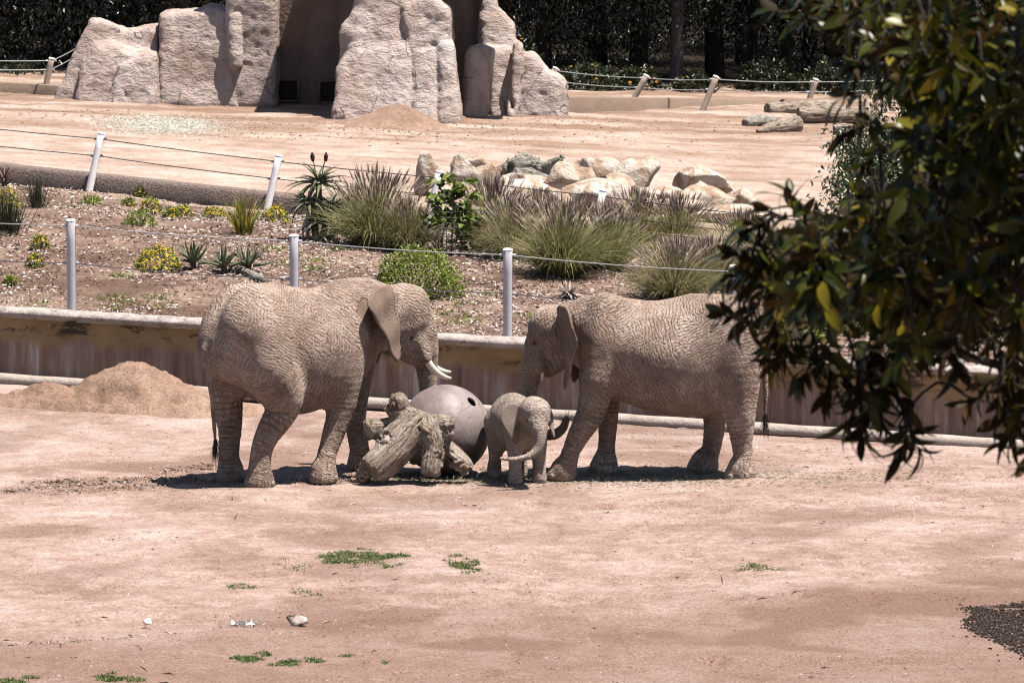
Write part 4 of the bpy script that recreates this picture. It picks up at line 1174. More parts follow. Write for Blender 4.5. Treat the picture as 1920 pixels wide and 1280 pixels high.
    def surf_v(s, u, z, side):
        """lateral position of the surface at (u,z)"""
        i = int(round((u - s.f.lo[0]) / s.h)); j = int(round((z - s.f.lo[2]) / s.h))
        col = s.f.vol[i, :, j]; k = np.nonzero(col < 0)[0]
        return s.f.ax[1][k[0] if side < 0 else k[-1]]
    def eye(s, u, z, side, r):
        v = s.surf_v(u, z, side)
        c = np.array([u, v, z])
        def lid(X, Y, Z):
            q = np.sqrt((X - u) ** 2 + ((Z - z) * 1.25) ** 2)
            return np.sqrt((q - r * 1.2) ** 2 + (Y - v) ** 2) - r * .28
        s.f.add(lid, c - 3 * r, c + 3 * r, 0.03)
        s.f.carve(lambda X, Y, Z: np.sqrt((X - u) ** 2 + (Y - v) ** 2 + (Z - z) ** 2) - r * .95, c - 2 * r, c + 2 * r, 0.015)
        s.kids.append(('eye', c - np.array([0, side * r * .45, 0]), 0, r))
    def build(s, seed, fold=0.018, zc=0.0):
        v = s.f.vol; Z = s.f.ax[2][None, None, :]
        s.f.vol = np.maximum(v, (zc - Z).astype(np.float32))
        V, F = s.f.mesh()
        low = V[:, 2] < zc + 0.02
        V2 = relax(V, F, 2, 0.5); V2[low, 2] = np.maximum(V2[low, 2], 0)
        V = V2
        wv, rat, ids = chain_coords(V, [(c_[0], c_[1]) for c_ in s.chains])
        s0 = np.array([c_[2] for c_ in s.chains])[ids]
        limb = (1 - sstep(1.15, 1.6, rat)) * sstep(s0 - .15, s0 + .2, wv[:, 0])
        wv[:, 0] += ids * 5.3
        wamp = np.ones(len(V))
        for P0, ea, eb, n, poly in s.damp:
            q = V - P0; a = q @ ea; b = q @ eb; c_ = q @ n
            d2 = poly2d(a, b, poly)
            wamp = np.minimum(wamp, 1 - 0.9 * ((d2 < 0.02) & (np.abs(c_) < .17) & (a > .03)))
        N = vnormals(V, F)
        big = 0.5 - np.abs(perlin(V * np.array([4.5, 3, 2.2]), seed)) 
        ring = 0.5 - np.abs(perlin(np.stack([wv[:, 0] * 9, wv[:, 1] * 2, wv[:, 2] * 2], 1), seed + 3))
        d = fold * (0.55 * fbm(V * 2.0, 3, seed + 6) + (1 - limb) * 0.45 * big + limb * 0.5 * ring)
        V = V + N * (d * wamp * sstep(0.02, 0.12, V[:, 2] - zc))[:, None]
        o = link(s.name, npmesh(s.name, V, F, attrs={'limb': limb, 'wr': wv, 'wamp': wamp}), s.mat, None, s.label, 'elephant', s.group, None, s.A)
        o.rotation_euler = (0, 0, s.yaw)
        s.o = o
        Vi, Fi = ICO[2]
        nail = npmesh('toenail', Vi * [0.022, 0.045, 0.042], Fi); eyem = npmesh('eye', Vi, Fi)
        for nm, p_, an, r in s.kids:
            k = link(nm, nail if nm == 'toenail' else eyem, M_nail if nm == 'toenail' else M_eye, o, loc=p_)
            if nm == 'toenail': k.rotation_euler = (0, 0, an); k.scale = (r / .17,) * 3
            else: k.scale = (r,) * 3
        return o
    def tube_part(s, nm, P, r, mt, n=10):
        mb = MB(); Q = spline(np.column_stack([np.asarray(P, float), r]), len(P) * 4)
        mb.tube(Q[:, :3], np.maximum(Q[:, 3], .003), n)
        return link(nm, mb.mesh(nm), mt, s.o)
    def tuft(s, P, D, n, L, nm='tail_tuft'):
        D = nrm(D)
        b_ = blades(np.array(P)[None] + rng.normal(0, .012, (n, 3)), D[None] + rng.normal(0, .16, (n, 3)), rng.uniform(.5, 1, n) * L, .006, .3, 4, .5)
        link(nm, npmesh(nm, b_[0], b_[1], attrs={'tint': b_[2]}), M_hair, s.o)
PX = 1 / 150.0

# ---- left elephant: seen from its right flank, walking right and away
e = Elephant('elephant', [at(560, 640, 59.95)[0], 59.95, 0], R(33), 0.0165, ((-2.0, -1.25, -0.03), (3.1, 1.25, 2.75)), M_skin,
             'adult elephant with long curved tusks facing right, its tail towards the dirt pile')
st = []
for px, a, b, w in ((386, 652, 668, .04), (391, 628, 690, .28), (402, 603, 706, .40), (420, 583, 716, .46), (446, 558, 728, .50), (480, 537, 750, .53), (515, 530, 768, .56), (548, 538, 776, .62), (582, 541, 768, .66), (614, 531, 752, .61), (646, 523, 738, .50), (676, 525, 700, .36), (692, 528, 672, .29), (708, 533, 658, .25), (730, 545, 648, .20), (742, 575, 630, .08)):
    A_, B_ = e.c(px, a), e.c(px, b); st.append(((A_[0] + B_[0]) / 2, A_[2], B_[2], w))
e.torso(st, k=0.06)
# haunches, legs
def lp(pts): return [e.c(p[0], p[1], p[2]) for p in pts], [p[3] * PX for p in pts]
P_, r_ = lp([(482, 625, -.34, 56), (500, 685, -.41, 53), (527, 735, -.42, 41), (529, 768, -.40, 31), (501, 817, -.38, 22.5), (489, 852, -.38, 19)])
P_.append(e.cz(485, -.38, .10)); r_.append(.15)
e.leg(P_, r_, .12, .75); e.foot(e.cz(483, -.38, .05), .165, .09)
P_, r_ = lp([(440, 630, .30, 50), (430, 690, .38, 44), (425, 742, .38, 31), (431, 799, .38, 23), (429, 852, .38, 18.5)])
P_.append(e.cz(430, .38, .10)); r_.append(.145)
e.leg(P_, r_, .12, .6); e.foot(e.cz(431, .38, .05), .16, .07)
P_, r_ = lp([(642, 630, -.32, 44), (643, 690, -.39, 37), (642, 745, -.39, 29), (635, 782, -.38, 23.5), (624, 817, -.37, 20), (613, 852, -.37, 18)])
P_.append(e.cz(607, -.37, .10)); r_.append(.15)
e.leg(P_, r_, .12, .75); e.foot(e.cz(604, -.37, .05), .165, .07)
P_, r_ = lp([(672, 640, .26, 40), (664, 740, .36, 29), (665, 790, .36, 21), (672, 825, .36, 18.5), (675, 852, .36, 17.5)])
P_.append(e.cz(674, .36, .10)); r_.append(.145)
e.leg(P_, r_, .12, .6); e.foot(e.cz(674, .36, .05), .155, .08)
# shoulder and hip bulk
e.f.ell(e.c(648, 605, -.24), (.30, .25, .44), .16); e.f.ell(e.c(654, 600, .22), (.32, .25, .44), .16)
e.f.ell(e.c(478, 600, -.30), (.42, .30, .44), .2); e.f.ell(e.c(446, 600, .30), (.42, .30, .44), .2)
# neck and head
e.f.cone(e.c(690, 590), e.c(752, 590), .42, .30, .12, (1, .78, 1))
e.f.ell(e.c(756, 572), (.30, .27, .285), .10)
e.f.ell(e.c(778, 560, -.10), (.165, .14, .16), .06); e.f.ell(e.c(778, 560, .10), (.165, .14, .16), .06)
e.f.cone(e.c(770, 590), e.c(785, 655), .25, .185, .10)
e.f.ell(e.c(783, 603, -.13), (.15, .10, .08), .05); e.f.ell(e.c(783, 603, .13), (.15, .10, .08), .05)
e.f.cone(e.c(752, 615), e.c(765, 655), .22, .15, .12)
e.f.cone(e.c(758, 652), e.c(774, 672), .12, .06, .08)
tq = [(790, 625, 0, 30), (796, 655, 0, 26), (799, 685, 0, 21), (801, 715, 0, 17.5), (803, 745, 0, 15.5), (804, 780, 0, 13.5), (800, 815, 0, 12), (790, 845, 0, 10.5), (776, 862, 0, 9.5)]
P_, r_ = lp(tq); e.leg(P_, r_, .08, .25)
for sd in (-1, 1):      # tusk sockets
    e.f.cone(e.c(786, 640, sd * .14), e.c(798, 672, sd * .19), .09, .075, .06)
# ears
P0 = e.c(738, 556, -.37); ea = nrm([-.90, -.44, 0.02]); eb = np.array([.10, -.16, -1.0]); eb = nrm(eb - ea * (eb @ ea)); nn = np.cross(ea, eb)
poly = []
for px, py in ((746, 552), (738, 538), (729, 532), (712, 538), (695, 549), (686, 563), (685, 575), (692, 588), (703, 606), (716, 627), (726, 648), (737, 668), (746, 679), (751, 672), (752, 655), (749, 632), (746, 608), (744, 580)):
    r = ray(px, py); Wn = e.d * nn[0] + e.l * nn[1] + np.array([0, 0, nn[2]])
    O = e.A + e.d * P0[0] + e.l * P0[1] + np.array([0, 0, P0[2]])
    q = e.loc(CAMP + r * (((O - CAMP) @ Wn) / (r @ Wn))) - P0
    poly.append((q @ ea, q @ eb))
e.ear(P0, ea, eb, np.array(poly), (.10, -.08), .020, .05, .016, 1)
e.ear(e.c(742, 560, .25), (-.80, .60, 0), (.12, .12, -1), EARP * .88, (-.2, .1), .018, .05, .014, 2)
# tail
tl = [e.c(391, 655, .05), e.c(393, 690, .02), e.c(397, 735, .0), e.c(400, 778, 0), e.c(404, 828, 0)]
Q = e.f.chain(tl, [.085, .055, .036, .026, .018], .06)
u_, _, z_ = e.c(771, 634, -.2); e.eye(u_, z_, -1, .028); e.eye(u_, z_, 1, .028)
e.build(600)
for sd in (-1, 1):
    fy = 0 if sd < 0 else -7
    p4 = [e.c(797, 668, sd * .19), e.c(806, 684 + fy * .5, sd * .215), e.c(819, 698 + fy, sd * .225), e.c(833, 706 + fy * 1.4, sd * .215), e.c(845, 709 + fy * 1.7, sd * .20)]
    e.tube_part('tusk', p4, [.052, .048, .042, .032, .016], M_ivory, 12)
e.tuft(e.c(404, 824, 0), [.02, 0, -1], 110, .36)
EL = e

# ---- right elephant: side on, facing left
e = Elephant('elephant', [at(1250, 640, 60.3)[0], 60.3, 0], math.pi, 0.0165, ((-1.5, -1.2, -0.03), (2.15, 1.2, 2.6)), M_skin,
             'adult elephant standing side-on facing left, half behind the dark foliage')
st = []
for px, a, b, w in ((1428, 655, 685, .05), (1424, 632, 715, .30), (1412, 606, 745, .46), (1394, 583, 765, .56), (1366, 562, 776, .62), (1335, 553, 780, .66), (1300, 551, 779, .70), (1262, 559, 777, .73), (1225, 564, 771, .72), (1190, 562, 760, .66), (1155, 557, 746, .58), (1122, 556, 728, .44), (1100, 561, 702, .31), (1082, 568, 684, .27), (1068, 578, 672, .21), (1060, 600, 665, .10)):
    A_, B_ = e.c(px, a), e.c(px, b); st.append(((A_[0] + B_[0]) / 2, A_[2], B_[2], w))
st = st
e.torso(st, k=0.06)
P_, r_ = lp([(1380, 640, .30, 52), (1384, 700, .36, 44), (1384, 755, .38, 35), (1389, 800, .38, 25), (1391, 830, .38, 19.5), (1394, 857, .38, 18)])
P_.append(e.cz(1391, .38, .10)); r_.append(.155)
e.leg(P_, r_, .12, .8); e.foot(e.cz(1392, .38, .05), .17, .10)
P_, r_ = lp([(1350, 650, -.30, 46), (1345, 720, -.36, 36), (1340, 775, -.38, 23), (1337, 820, -.38, 18.5), (1330, 850, -.38, 18)])
P_.append(e.cz(1323, -.38, .10)); r_.append(.15)
e.leg(P_, r_, .12, .6); e.foot(e.cz(1322, -.38, .05), .165, .10)
P_, r_ = lp([(1132, 640, .30, 42), (1122, 700, .36, 36), (1115, 745, .36, 30), (1104, 782, .36, 26), (1085, 815, .35, 21), (1070, 848, .35, 17.5)])
P_.append(e.cz(1060, .35, .12)); r_.append(.135)
e.leg(P_, r_, .12, .75); e.foot(e.cz(1058, .35, .05), .15, .11)
P_, r_ = lp([(1130, 650, -.26, 42), (1138, 740, -.34, 26), (1140, 790, -.34, 19), (1137, 840, -.34, 16.5)])
P_.append(e.cz(1136, -.34, .10)); r_.append(.14)
e.leg(P_, r_, .12, .6); e.foot(e.cz(1136, -.34, .05), .155, .09)
e.f.ell(e.c(1132, 620, .26), (.29, .25, .46), .16); e.f.ell(e.c(1132, 620, -.24), (.29, .25, .46), .16)
e.f.ell(e.c(1372, 620, .32), (.42, .28, .44), .2); e.f.ell(e.c(1372, 620, -.32), (.42, .28, .44), .2)
e.f.cone(e.c(1090, 620), e.c(1045, 618), .38, .29, .12, (1, .8, 1))
e.f.ell(e.c(1038, 608), (.27, .26, .24), .10)
e.f.ell(e.c(1022, 603, .09), (.15, .14, .15), .10); e.f.ell(e.c(1022, 603, -.09), (.15, .14, .15), .10)
e.f.cone(e.c(1028, 620), e.c(1013, 675), .24, .17, .10)
e.f.ell(e.c(1009, 630, .12), (.10, .09, .08), .08); e.f.ell(e.c(1009, 630, -.12), (.10, .09, .08), .08)
e.f.cone(e.c(1045, 645), e.c(1040, 676), .22, .13, .12)
e.f.cone(e.c(1042, 680), e.c(1028, 698), .11, .055, .08)
P_, r_ = lp([(1008, 650, 0, 25), (1000, 680, 0, 21), (995, 708, 0, 18), (992, 735, -.03, 15.5), (993, 765, -.10, 13.5), (1002, 795, -.15, 12), (1020, 813, -.16, 10.5), (1040, 814, -.14, 9.5), (1055, 803, -.12, 8.5), (1062, 786, -.10, 6.5)])
e.leg(P_, r_, .08, .2)
for sd in (-1, 1): e.f.cone(e.c(1008, 655, sd * .12), e.c(1012, 690, sd * .16), .085, .07, .06)
e.ear(e.c(1050, 590, .24), (-.13, .98, 0), (-.08, .06, -1), EARP * .94, (.22, -.12), .020, .05, .016, 3)
e.ear(e.c(1050, 592, -.24), (-.62, -.78, 0), (-.12, -.1, -1), EARP * .9, (-.25, .1), .018, .05, .014, 4)
e.f.chain([e.c(1424, 660, 0), e.c(1433, 690, 0), e.c(1436, 730, 0), e.c(1435, 780, 0)], [.08, .05, .032, .02], .06)
u_, _, z_ = e.c(1003, 643, .2); e.eye(u_, z_, 1, .028); e.eye(u_, z_, -1, .028)
e.build(620)
for sd in (-1, 1):
    e.tube_part('tusk', [e.c(1014, 690, sd * .15), e.c(1017, 702, sd * .16), e.c(1015, 713, sd * .16)], [.03, .024, .012], M_ivory, 12)
e.tuft(e.c(1435, 778, 0), [.02, 0, -1], 80, .34)
ER = e

# ---- calf, three-quarter front view
yaw = math.atan2(-.90, .42)
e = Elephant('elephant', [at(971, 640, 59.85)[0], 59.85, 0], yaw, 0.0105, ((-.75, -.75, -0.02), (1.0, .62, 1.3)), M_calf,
             'small elephant calf facing the camera between the ball and the right adult')
e.torso([(-.55, .70, .62, .03), (-.52, .83, .50, .15), (-.44, .97, .42, .22), (-.28, 1.07, .37, .27), (-.08, 1.10, .35, .29), (.12, 1.07, .37, .27), (.28, 1.05, .43, .23), (.40, 1.0, .55, .18), (.48, .92, .66, .08)], k=.05)
for u_, v_, du in ((.25, -.165, .02), (.25, .165, .03), (-.33, -.165, -.02), (-.30, .165, .02)):
    hb = u_ < 0
    P_ = [(u_ - (.02 if hb else 0), v_ * .8, .70), (u_ + (.04 if hb else 0), v_, .50), (u_ + (.02 if hb else .02), v_, .30), (u_ + du, v_, .16), (u_ + du, v_, .06)]
    e.leg(P_, [.16 if hb else .14, .115 if hb else .105, .085, .075, .082], .07, .3)
    e.foot((u_ + du, v_), .088, .03, .03)
e.f.ell((.50, -.02, .93), (.20, .185, .19), .08)
e.f.ell((.58, -.10, .96), (.11, .10, .11), .06); e.f.ell((.58, .06, .96), (.11, .10, .11), .06)
e.f.cone((.56, -.02, .88), (.68, -.03, .74), .165, .11, .07)
e.f.ell((.63, -.115, .84), (.06, .05, .05), .05); e.f.ell((.63, .075, .84), (.06, .05, .05), .05)
e.f.cone((.54, -.02, .78), (.60, -.02, .66), .12, .07, .06)
e.leg([(.68, -.03, .76), (.73, -.035, .66), (.755, -.055, .56), (.76, -.11, .47), (.75, -.21, .41), (.73, -.33, .385), (.71, -.45, .385), (.69, -.555, .40)], [.095, .076, .062, .052, .043, .034, .026, .017], .04, .08)
CE = EARP * np.array([.36, .42])
e.ear((.44, -.17, .98), (-.62, -.72, -.1), (.05, -.35, -1), CE, (.5, -.2), .010, .03, .008, 5)
e.ear((.44, .14, .98), (-.72, .62, -.1), (.05, .35, -1), CE, (-.5, .2), .010, .03, .008, 6)
e.f.chain([(-.53, .0, .72), (-.57, .0, .6), (-.575, 0, .45), (-.57, 0, .38)], [.035, .024, .016, .012], .03)
e.eye(.655, .835, -1, .018); e.eye(.655, .835, 1, .018)
e.build(640, 0.012)
EC = e

# hay held by the curled trunk
b = ER.A + ER.d * ER.c(1062, 784, -.10)[0] + ER.l * -.10 + np.array([0, 0, ER.c(1062, 784, -.10)[2]])
n = 40
s_ = blades(rng.normal(0, .02, (n, 3)), rng.normal(0, 1, (n, 3)) + [0, 0, .9], rng.uniform(.08, .2, n), .006, .8, 3, rng.uniform(0, 1, n))
M_hay = leafmat('hay', [(0.2, (0.40, 0.37, 0.22)), (0.6, (0.66, 0.61, 0.43)), (0.9, (0.85, 0.80, 0.64))], 0.8, 0.2, 0.2)
link('hay_wisp', npmesh('hay_wisp', s_[0], s_[1], attrs={'tint': s_[2]}), M_hay, None, 'wisp of hay held in the curled trunk tip beside the calf', 'hay', None, None, b)
# ---------------------------------------------------------------- plants on the bank
M_grass = leafmat('fountain_grass', [(0.12, (0.12, 0.145, 0.035)), (0.42, (0.30, 0.315, 0.10)), (0.65, (0.56, 0.50, 0.22)), (0.92, (0.85, 0.74, 0.46))], 0.6, 0.3, 0.35)
M_grassy = leafmat('straw_grass', [(0.15, (0.18, 0.18, 0.06)), (0.5, (0.40, 0.35, 0.15)), (0.8, (0.62, 0.53, 0.30)), (0.95, (0.76, 0.66, 0.46))], 0.6, 0.3, 0.35)
M_plume = leafmat('purple_plume', [(0.12, (0.40, 0.25, 0.26)), (0.4, (0.64, 0.46, 0.43)), (0.65, (0.86, 0.70, 0.58)), (0.92, (1.0, 0.90, 0.72))], 0.8, 0.1, 0.35)
M_green = leafmat('bright_green', [(0.15, (0.10, 0.16, 0.02)), (0.5, (0.22, 0.31, 0.04)), (0.8, (0.40, 0.47, 0.09))], 0.5, 0.35, 0.35)
M_lime = leafmat('lime_leaf', [(0.1, (0.15, 0.22, 0.03)), (0.5, (0.34, 0.43, 0.06)), (0.9, (0.58, 0.64, 0.15))], 0.5, 0.35, 0.3)
M_yel = leafmat('yellow_flower', [(0.2, (0.55, 0.36, 0.01)), (0.8, (0.75, 0.58, 0.03))], 0.6, 0.2, 0.3)
M_aloe = leafmat('aloe_leaf', [(0.1, (0.13, 0.17, 0.09)), (0.5, (0.27, 0.33, 0.19)), (0.9, (0.50, 0.54, 0.38))], 0.45, 0.5, 0.1)
M_aloed = leafmat('dark_aloe_leaf', [(0.1, (0.06, 0.08, 0.03)), (0.5, (0.13, 0.165, 0.075)), (0.9, (0.30, 0.33, 0.19))], 0.45, 0.5, 0.1)
M_redal = leafmat('red_aloe_leaf', [(0.1, (0.13, 0.05, 0.04)), (0.5, (0.22, 0.11, 0.09)), (0.9, (0.33, 0.22, 0.18))], 0.45, 0.5, 0.1)
M_flax = leafmat('flax_leaf', [(0.1, (0.13, 0.19, 0.03)), (0.4, (0.34, 0.38, 0.05)), (0.7, (0.70, 0.56, 0.08)), (0.95, (0.60, 0.28, 0.06))], 0.5, 0.4, 0.35)
M_reed = leafmat('dark_reed', [(0.1, (0.03, 0.036, 0.015)), (0.5, (0.06, 0.07, 0.03)), (0.9, (0.13, 0.12, 0.07))], 0.6, 0.3, 0.2)
M_dry = leafmat('dry_leaf', [(0.1, (0.30, 0.22, 0.18)), (0.5, (0.50, 0.42, 0.37)), (0.9, (0.72, 0.64, 0.58))], 0.8, 0.2, 0.2, gain=1.5)
M_stem = simple('grey_stem', (0.16, 0.12, 0.09), 0.9, 0.2, 0.3, 10, 0.01)
def clump_dirs(n, lo, hi):
    az = rng.uniform(0, 2 * math.pi, n); ti = np.radians(rng.uniform(lo, hi, n))
    return np.stack([np.sin(ti) * np.cos(az), np.sin(ti) * np.sin(az), np.cos(ti)], 1)
def grass_proto(H, Rd, nb, npl, mg, label, key):
    t = thing('fountain_grass', (0, 0, 0), label, 'grass clump')
    D = clump_dirs(nb, 1, 46); P = np.column_stack([D[:, :2] * Rd * .40 + rng.normal(0, .03, (nb, 2)), np.zeros(nb)])
    L = H * rng.uniform(.55, 1.05, nb)
    b = blades(P, D, L, rng.uniform(.005, .0095, nb), rng.uniform(.5, 2.0, nb), 5, np.clip(rng.normal(.5, .26, nb), 0, 1))
    o = link('blades', npmesh('blades', b[0], b[1], attrs={'tint': b[2]}), mg, t, kind='stuff')
    # plumes: stalk tip bottle-brush made of short bristles
    D = clump_dirs(npl, 1, 32); mb = MB()
    for i in range(npl):
        P0 = np.array([D[i, 0] * Rd * .25, D[i, 1] * Rd * .25, 0]); Ls = H * rng.uniform(.75, 1.08); d = D[i].copy()
        pts = [P0]
        for k in range(6):
            pts.append(pts[-1] + d * Ls / 6); d = nrm(d + np.array([d[0] * .10, d[1] * .06, -.035]))
        pts = np.array(pts); tn = rng.uniform(.2, .9)
        mb.tube(pts[:5], .0022, 3, cap=False, tint=.8)
        tipd = nrm(pts[-1] - pts[-2]); pl = rng.uniform(.12, .20)
        tt = np.linspace(0, 1, 6); prof = np.array([.003, .009, .012, .010, .006, .002])
        Q = pts[-2][None] + tipd[None] * (tt * pl)[:, None]; Q[:, 2] -= .012 * tt ** 2
        mb.tube(Q, prof, 5, cap=False, tint=tn)
        nb_ = 22; kk = rng.uniform(0, 1, nb_)
        bb = blades(pts[-2][None] + tipd[None] * (kk * pl)[:, None], tipd[None] * .9 + rng.normal(0, .5, (nb_, 3)), .035, .0035, .1, 1, tn + rng.uniform(-.1, .15, nb_))
        addset(mb, bb)
    link('plumes', mb.mesh('plumes'), M_plume, t, kind='stuff')
    return t
bankg = 'fountain grasses along the planted bank'
gp = [grass_proto(1.0, .62, 1700, 130, M_grass, '', 0), grass_proto(1.0, .66, 1500, 150, M_grass, '', 1), grass_proto(.95, .66, 1700, 140, M_grassy, '', 2)]
GR = [(706, 462, 148, 0, 1.05, 'big purple-plumed fountain grass just right of the tree aloe'), (762, 470, 108, 2, 1.0, 'yellowish fountain grass left of the caged sapling'), (668, 442, 100, 1, .7, 'fountain grass tucked against the right side of the tree aloe'),
      (922, 468, 138, 1, .9, 'fountain grass with tall purple plumes just right of the caged sapling'), (962, 484, 122, 2, 1.0, 'browner straw-plumed fountain grass right of the middle fence post top'), (1052, 515, 148, 0, 1.0, 'large green fountain grass with a dark base, in the middle of the bank'),
      (1135, 505, 128, 0, 1.0, 'greener fountain grass right of the large one with the dark base'), (1196, 470, 118, 1, 1.05, 'fountain grass below the right leaning post, behind the greener one'), (1268, 476, 116, 1, 1.1, 'fountain grass in front of the right boulder pile'),
      (1262, 562, 122, 2, 1.15, 'pale straw fountain grass lowest on the bank, above the right elephant'), (1330, 545, 110, 2, 1.0, 'straw fountain grass partly behind the foreground leaves'), (1390, 500, 110, 1, 1.0, 'fountain grass behind the left tip of the foreground branch'),
      (1470, 540, 110, 0, 1.1, 'fountain grass hidden behind the foreground leaves above the right rump'), (1560, 560, 120, 2, 1.1, 'fountain grass seen through gaps in the foreground leaves'), (1005, 440, 90, 1, .9, 'small fountain grass under the long white boulder'), (1095, 440, 84, 1, .9, 'small fountain grass under the broad low tan boulder')]
used = set()
for px, py, hp_, pr, wd, lab in GR:
    b = BK(px, py); s = hp_ * b[1] / FPX * 1.02
    o = gp[pr] if pr not in used else clone(gp[pr])
    used.add(pr)
    o.location = b; o.rotation_euler = (0, 0, rnd.uniform(0, 6)); o.scale = (s * wd, s * wd, s)
    tag(o, lab, 'grass clump', bankg)
# low domes of leaves with or without flowers
def dome(nm, px, py, wpx, hpx, n, lsz, mleaf, label, cat, group=None, flowers=0, mfl=None, fsz=.02, lumps=0.25, seed=0, depth=1.0, surf=None):
    b = (surf or BK)(px, py); s = b[1] / FPX; rx, hz_ = wpx * s * .5, hpx * s
    t = thing(nm, b, label, cat, group)
    D = nrm(np.abs(rng.normal(size=(n, 3))) * [1, 1, 1] * np.where(rng.random((n, 3)) < .5, -1, 1) * [1, 1, 0] + np.column_stack([np.zeros((n, 2)), np.abs(rng.normal(size=n))]))
    rr = rng.uniform(.55, 1.0, n) ** .6 * (1 + lumps * fbm(D * 2.2, 3, seed + 900))
    P = D * rr[:, None] * np.array([rx, rx * depth, hz_])
    P[:, 2] = np.maximum(P[:, 2], .005)
    Dv = D + rng.normal(0, .6, (n, 3)); Nv = D + rng.normal(0, .5, (n, 3)) + [0, 0, .5]
    l = leafset(P, Dv, Nv, lsz * rng.uniform(.6, 1.3, n), lsz * .5, np.clip(rng.normal(.5, .22, n), 0, 1))
    link('foliage', npmesh('foliage', l[0], l[1], smooth=False, attrs={'tint': l[2]}), mleaf, t, kind='stuff')
    mb = MB()
    for k in range(7):
        a = rng.uniform(0, 6.28); mb.tube(np.array([[0, 0, -.05], [rx * .3 * math.cos(a), rx * .3 * math.sin(a), hz_ * .4], [rx * .6 * math.cos(a), rx * .6 * math.sin(a), hz_ * .7]]), [.008, .006, .003], 5)
    link('stem', mb.mesh('stem'), M_stem, t, kind='stuff')
    if flowers:
        D = nrm(rng.normal(size=(flowers, 3)) + [0, -.3, .9]); D[:, 2] = np.abs(D[:, 2])
        rr = rng.uniform(.92, 1.06, flowers) * (1 + lumps * fbm(D * 2.2, 3, seed + 900))
        P = D * rr[:, None] * np.array([rx, rx * depth, hz_])
        mb = MB(); V6 = np.array([[0, 0, .25]] + [[math.cos(a), math.sin(a), 0] for a in np.arange(6) * math.pi / 3]); F6 = np.array([[0, i + 1, (i + 1) % 6 + 1] for i in range(6)])
        for i in range(flowers):
            z_ = nrm(D[i] + [0, -.2, .6]); x_ = nrm(np.cross(z_, [0.3, 1, 0.1])); y_ = np.cross(z_, x_)
            mb.add(P[i] + (V6 * fsz * rng.uniform(.7, 1.2)) @ np.array([x_, y_, z_]), F6, rng.uniform(0, 1))
        link('flowers', mb.mesh('flowers', False), mfl or M_yel, t, kind='stuff')
    return t
yg = 'yellow-flowered bushes on the bank'
YB = [(297, 506, 92, 44, 700, 260, 'large round yellow-flowered bush beside the spiky aloes'), (265, 372, 28, 21, 250, 34, 'small yellow-flowered tuft against the upper kerb'), (282, 398, 42, 28, 300, 80, 'yellow-flowered bush just below the tuft at the upper kerb'),
      (240, 387, 26, 15, 200, 14, 'tiny greenish tuft with few flowers beside the rutted ground'), (322, 408, 30, 19, 220, 40, 'yellow-flowered tuft with a twin right beside it'), (344, 404, 34, 20, 220, 45, 'yellow-flowered twin tuft, the right one of the touching pair'),
      (400, 407, 42, 19, 260, 70, 'low yellow-flowered bush midway to the strap-leaved plant'), (518, 418, 56, 32, 420, 130, 'yellow-flowered bush at the right foot of the strap-leaved plant'), (76, 466, 34, 26, 260, 60, 'yellow-flowered tuft left of the first upright fence post, above the lower cable'),
      (66, 501, 34, 24, 260, 60, 'yellow-flowered tuft crossed by the lower cable at far left'), (14, 410, 60, 60, 420, 130, 'yellow-flowered bush behind the reeds at the left edge')]
for i, (px, py, w, h, n, nf, lab) in enumerate(YB):
    dome('flowering_bush', px, py, w, h, n, .05, M_green, lab, 'bush', yg, nf, fsz=.021, seed=i)
GB = [(172, 386, 40, 16, 260, 'low green tuft below the first leaning post'), (262, 425, 62, 30, 420, 'bright green tuft below the yellow-flowered bushes'), (20, 532, 24, 14, 140, 'small green tuft at the left edge above the wall'), (1082, 498, 0, 0, 0, '')]
for i, (px, py, w, h, n, lab) in enumerate(GB[:3]):
    dome('green_tuft', px, py, w, h, n, .06, M_lime, lab, 'tuft', 'green tufts on the bank', seed=20 + i)
dome('ground_shrub', 782, 556, 182, 92, 3800, .06, M_lime, 'wide mound of bright green ground cover behind the left elephant', 'shrub', seed=31, lumps=.18, depth=.75)
dome('green_tuft', 1078, 516, 34, 26, 200, .06, M_green, 'small bright green tuft at the dark base of the large fountain grass', 'tuft', 'green tufts on the bank', seed=33)
# spiky aloes: every leaf is a part
def aloeleaf(L, w, droop, seed, curl=0.0):
    n = 7; t = np.linspace(0, 1, n)
    th = np.cumsum(np.full(n, droop / n)); x = np.cumsum(np.cos(th)) * L / n; z = -np.cumsum(np.sin(th)) * L / n
    V = []
    for i in range(n):
        ww = w * (1 - t[i] ** 1.6) * .5 + .001; d = ww * .5
        V += [(x[i], ww, z[i] + d * .7), (x[i], 0, z[i] - d * .3), (x[i], -ww, z[i] + d * .7), (x[i], 0, z[i] - d * .9)]
    F = []
    for i in range(n - 1):
        for j in range(4):
            F.append((4 * i + j, 4 * i + (j + 1) % 4, 4 * i + 4 + (j + 1) % 4, 4 * i + 4 + j))
    return npmesh('leaf', V, np.array(F), attrs={'tint': np.full(len(V), .5) + 0.25 * np.repeat(1 - t, 4)})
def rosette(t, c, nl, meshes, mt, up=(15, 80), sc=1.0, az0=0):
    for i in range(nl):
        az = az0 + i * 2.39996; el = R(up[0] + (up[1] - up[0]) * (i / nl) + rng.uniform(-8, 8))
        o = link('leaf', meshes[i % len(meshes)], mt, t, loc=c)
        o.rotation_euler = (rng.uniform(-.3, .3), -el, az); s = sc * rng.uniform(.85, 1.1) * (1 - .3 * i / nl); o.scale = (s, s, s)
am = [aloeleaf(.42, .085, -.5, 1), aloeleaf(.40, .08, .2, 2), aloeleaf(.36, .075, -.9, 3)]
